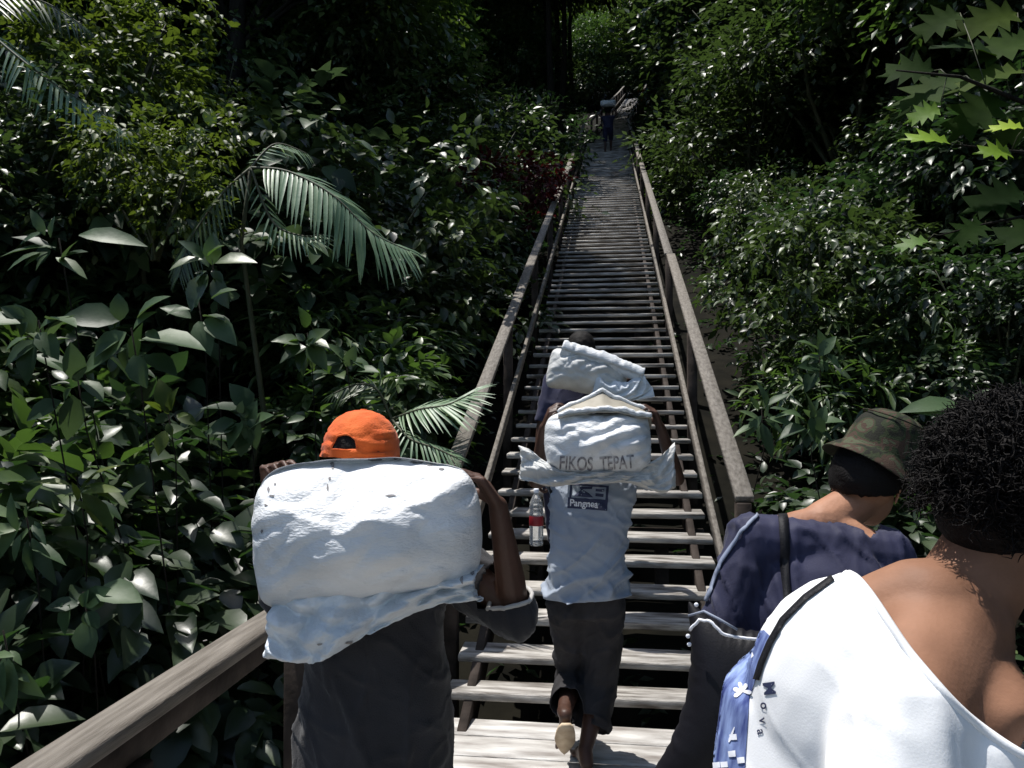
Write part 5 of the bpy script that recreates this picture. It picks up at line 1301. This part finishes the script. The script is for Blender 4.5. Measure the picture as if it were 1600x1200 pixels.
while n < 2600:
    d = rnd_unit(rs_, 1)[0]; a, b, c = d
    if (b > .25 and c < .55) or c < -.7 or (b > -.35 and c < -.15): continue
    dv = r_ * a + f_ * b + u_ * c; p = hc + u_ * .022 - f_ * .02 + r_ * a * .105 + f_ * b * .12 + u_ * c * .12; pts = [p]; v_ = dv.copy()
    for i in range(7): v_ = (v_ + Vector(rs_.normal(size=3)) * .75).normalized(); p = p + v_ * .006; pts.append(p)
    mb.tube(pts, [.0009] * 6 + [.0006, .0003], 3, False); n += 1
obj('curls', mb.mesh('curls'), M['hair'], hb)
# pattern, lettering and thin strap on the back of the T-shirt
decal('blue_pattern', t5, [[(1195, 985), (1210, 1000), (1190, 1040), (1172, 1090), (1165, 1200), (1160, 1240), (1060, 1240), (1085, 1150), (1110, 1080), (1145, 1020), (1170, 990)]], M['print_blue'], sh5, .0012, 7, True)
def petal(cx, cy, a, L, w_): c, s = math.cos(R(a)), math.sin(R(a)); return [(cx + c * L * t - s * w_ * k, cy + s * L * t + c * w_ * k) for t, k in ((0, -.3), (.4, -.8), (.8, -1), (1, -.4), (1, .4), (.8, 1), (.4, .8), (0, .3))]
fl_ = [petal(1162, 1082, a, 15, 3.4) for a in (-110, -60, 0, 150, 195)] + [petal(1150, 1136, 110, 26, 2)] + [[(x - 6, y - 4), (x + 5, y - 5), (x + 6, y + 4), (x - 5, y + 5)] for x, y in ((1148, 1152), (1146, 1178), (1122, 1196), (1160, 1188), (1134, 1195))]
decal('flower_print', t5, fl_, M['white_paint'], sh5, .0024, 6, True)
decal('shirt_lettering', t5, text_polys('M', 1193, 1066, 28, 26, 82) + text_polys('o', 1189, 1098, 20, 18, 80) + text_polys('v', 1187, 1122, 20, 18, 82) + text_polys('a', 1184, 1140, 20, 18, 82), M['navy_print'], sh5, .0012, 5)
strap('bag_strap', t5, [(1302, 905), (1260, 935), (1225, 970), (1205, 1005), (1192, 1036), (1184, 1062)], 9, 'black_strap', sh5, .002, .0012)

# ------------------------------------------------------------------ far porter near the top of the lower stairs
Df = 27.0; kf = 86; yf = Y0 + kf * G_ + .1; zf = kf * RISE; bx = -.05
p6_ = empty('person', (bx, yf, zf)); tag(p6_, 'tiny distant porter high up the stairs with a white load', 'person', 'people climbing the stairs')
o6 = V(bx, yf, zf); X_, Yv = V(1, 0, 0), V(0, 1, 0)
J = dict(x=X_, y=Yv, up=UPV.copy(), face=Yv.copy(), headc=o6 + V(0, .12, 1.46), c7=o6 + V(0, .04, 1.3), chest=o6 + V(0, 0, 1.15), waist=o6 + V(0, 0, .95), pelvis=o6 + V(0, 0, .82), shL=o6 + V(-.18, .03, 1.24), shR=o6 + V(.18, .03, 1.24),
         elL=o6 + V(-.3, .02, 1.35), wrL=o6 + V(-.2, .0, 1.55), elR=o6 + V(.3, .02, 1.35), wrR=o6 + V(.2, 0, 1.55), hpL=o6 + V(-.09, 0, .8), hpR=o6 + V(.09, 0, .8), knL=o6 + V(-.1, .06, .45), knR=o6 + V(.1, .2, .55), anL=o6 + V(-.1, 0, .085), anR=o6 + V(.1, .27, .2025), hs=.95)
P = Prims(); limbs(P, J)
for s_ in 'LR': foot(P, J['an' + s_], Yv)
hand(P, J['wrR'], UPV, -X_, -1); hand(P, J['wrL'], UPV, X_, 1); finish_person(p6_, J, P, 'skin_dark', .016, 2); hair_shell('hair', J, p6_)
P = Prims(); P.loft(torso_rings(J, .02, 1)); P.cap(J['shL'], .07, J['shR'], .07)
for s_ in 'LR': P.cap(J['hp' + s_], .1, J['kn' + s_], .08)
pobj('clothes', P.remesh('clothes', .02, 3), M['navy'], p6_)
S8 = fit(S3, .55, .3, .24); sk8 = obj('sack', sheets_mesh('sack', S8[:, ::2, ::2], Matrix.Translation(o6 + V(0, .06, 1.74))), M['sack'], None)
tag(sk8, 'small far white sack carried by the distant porter up the stairs', 'sack', 'white sacks carried by the porters')
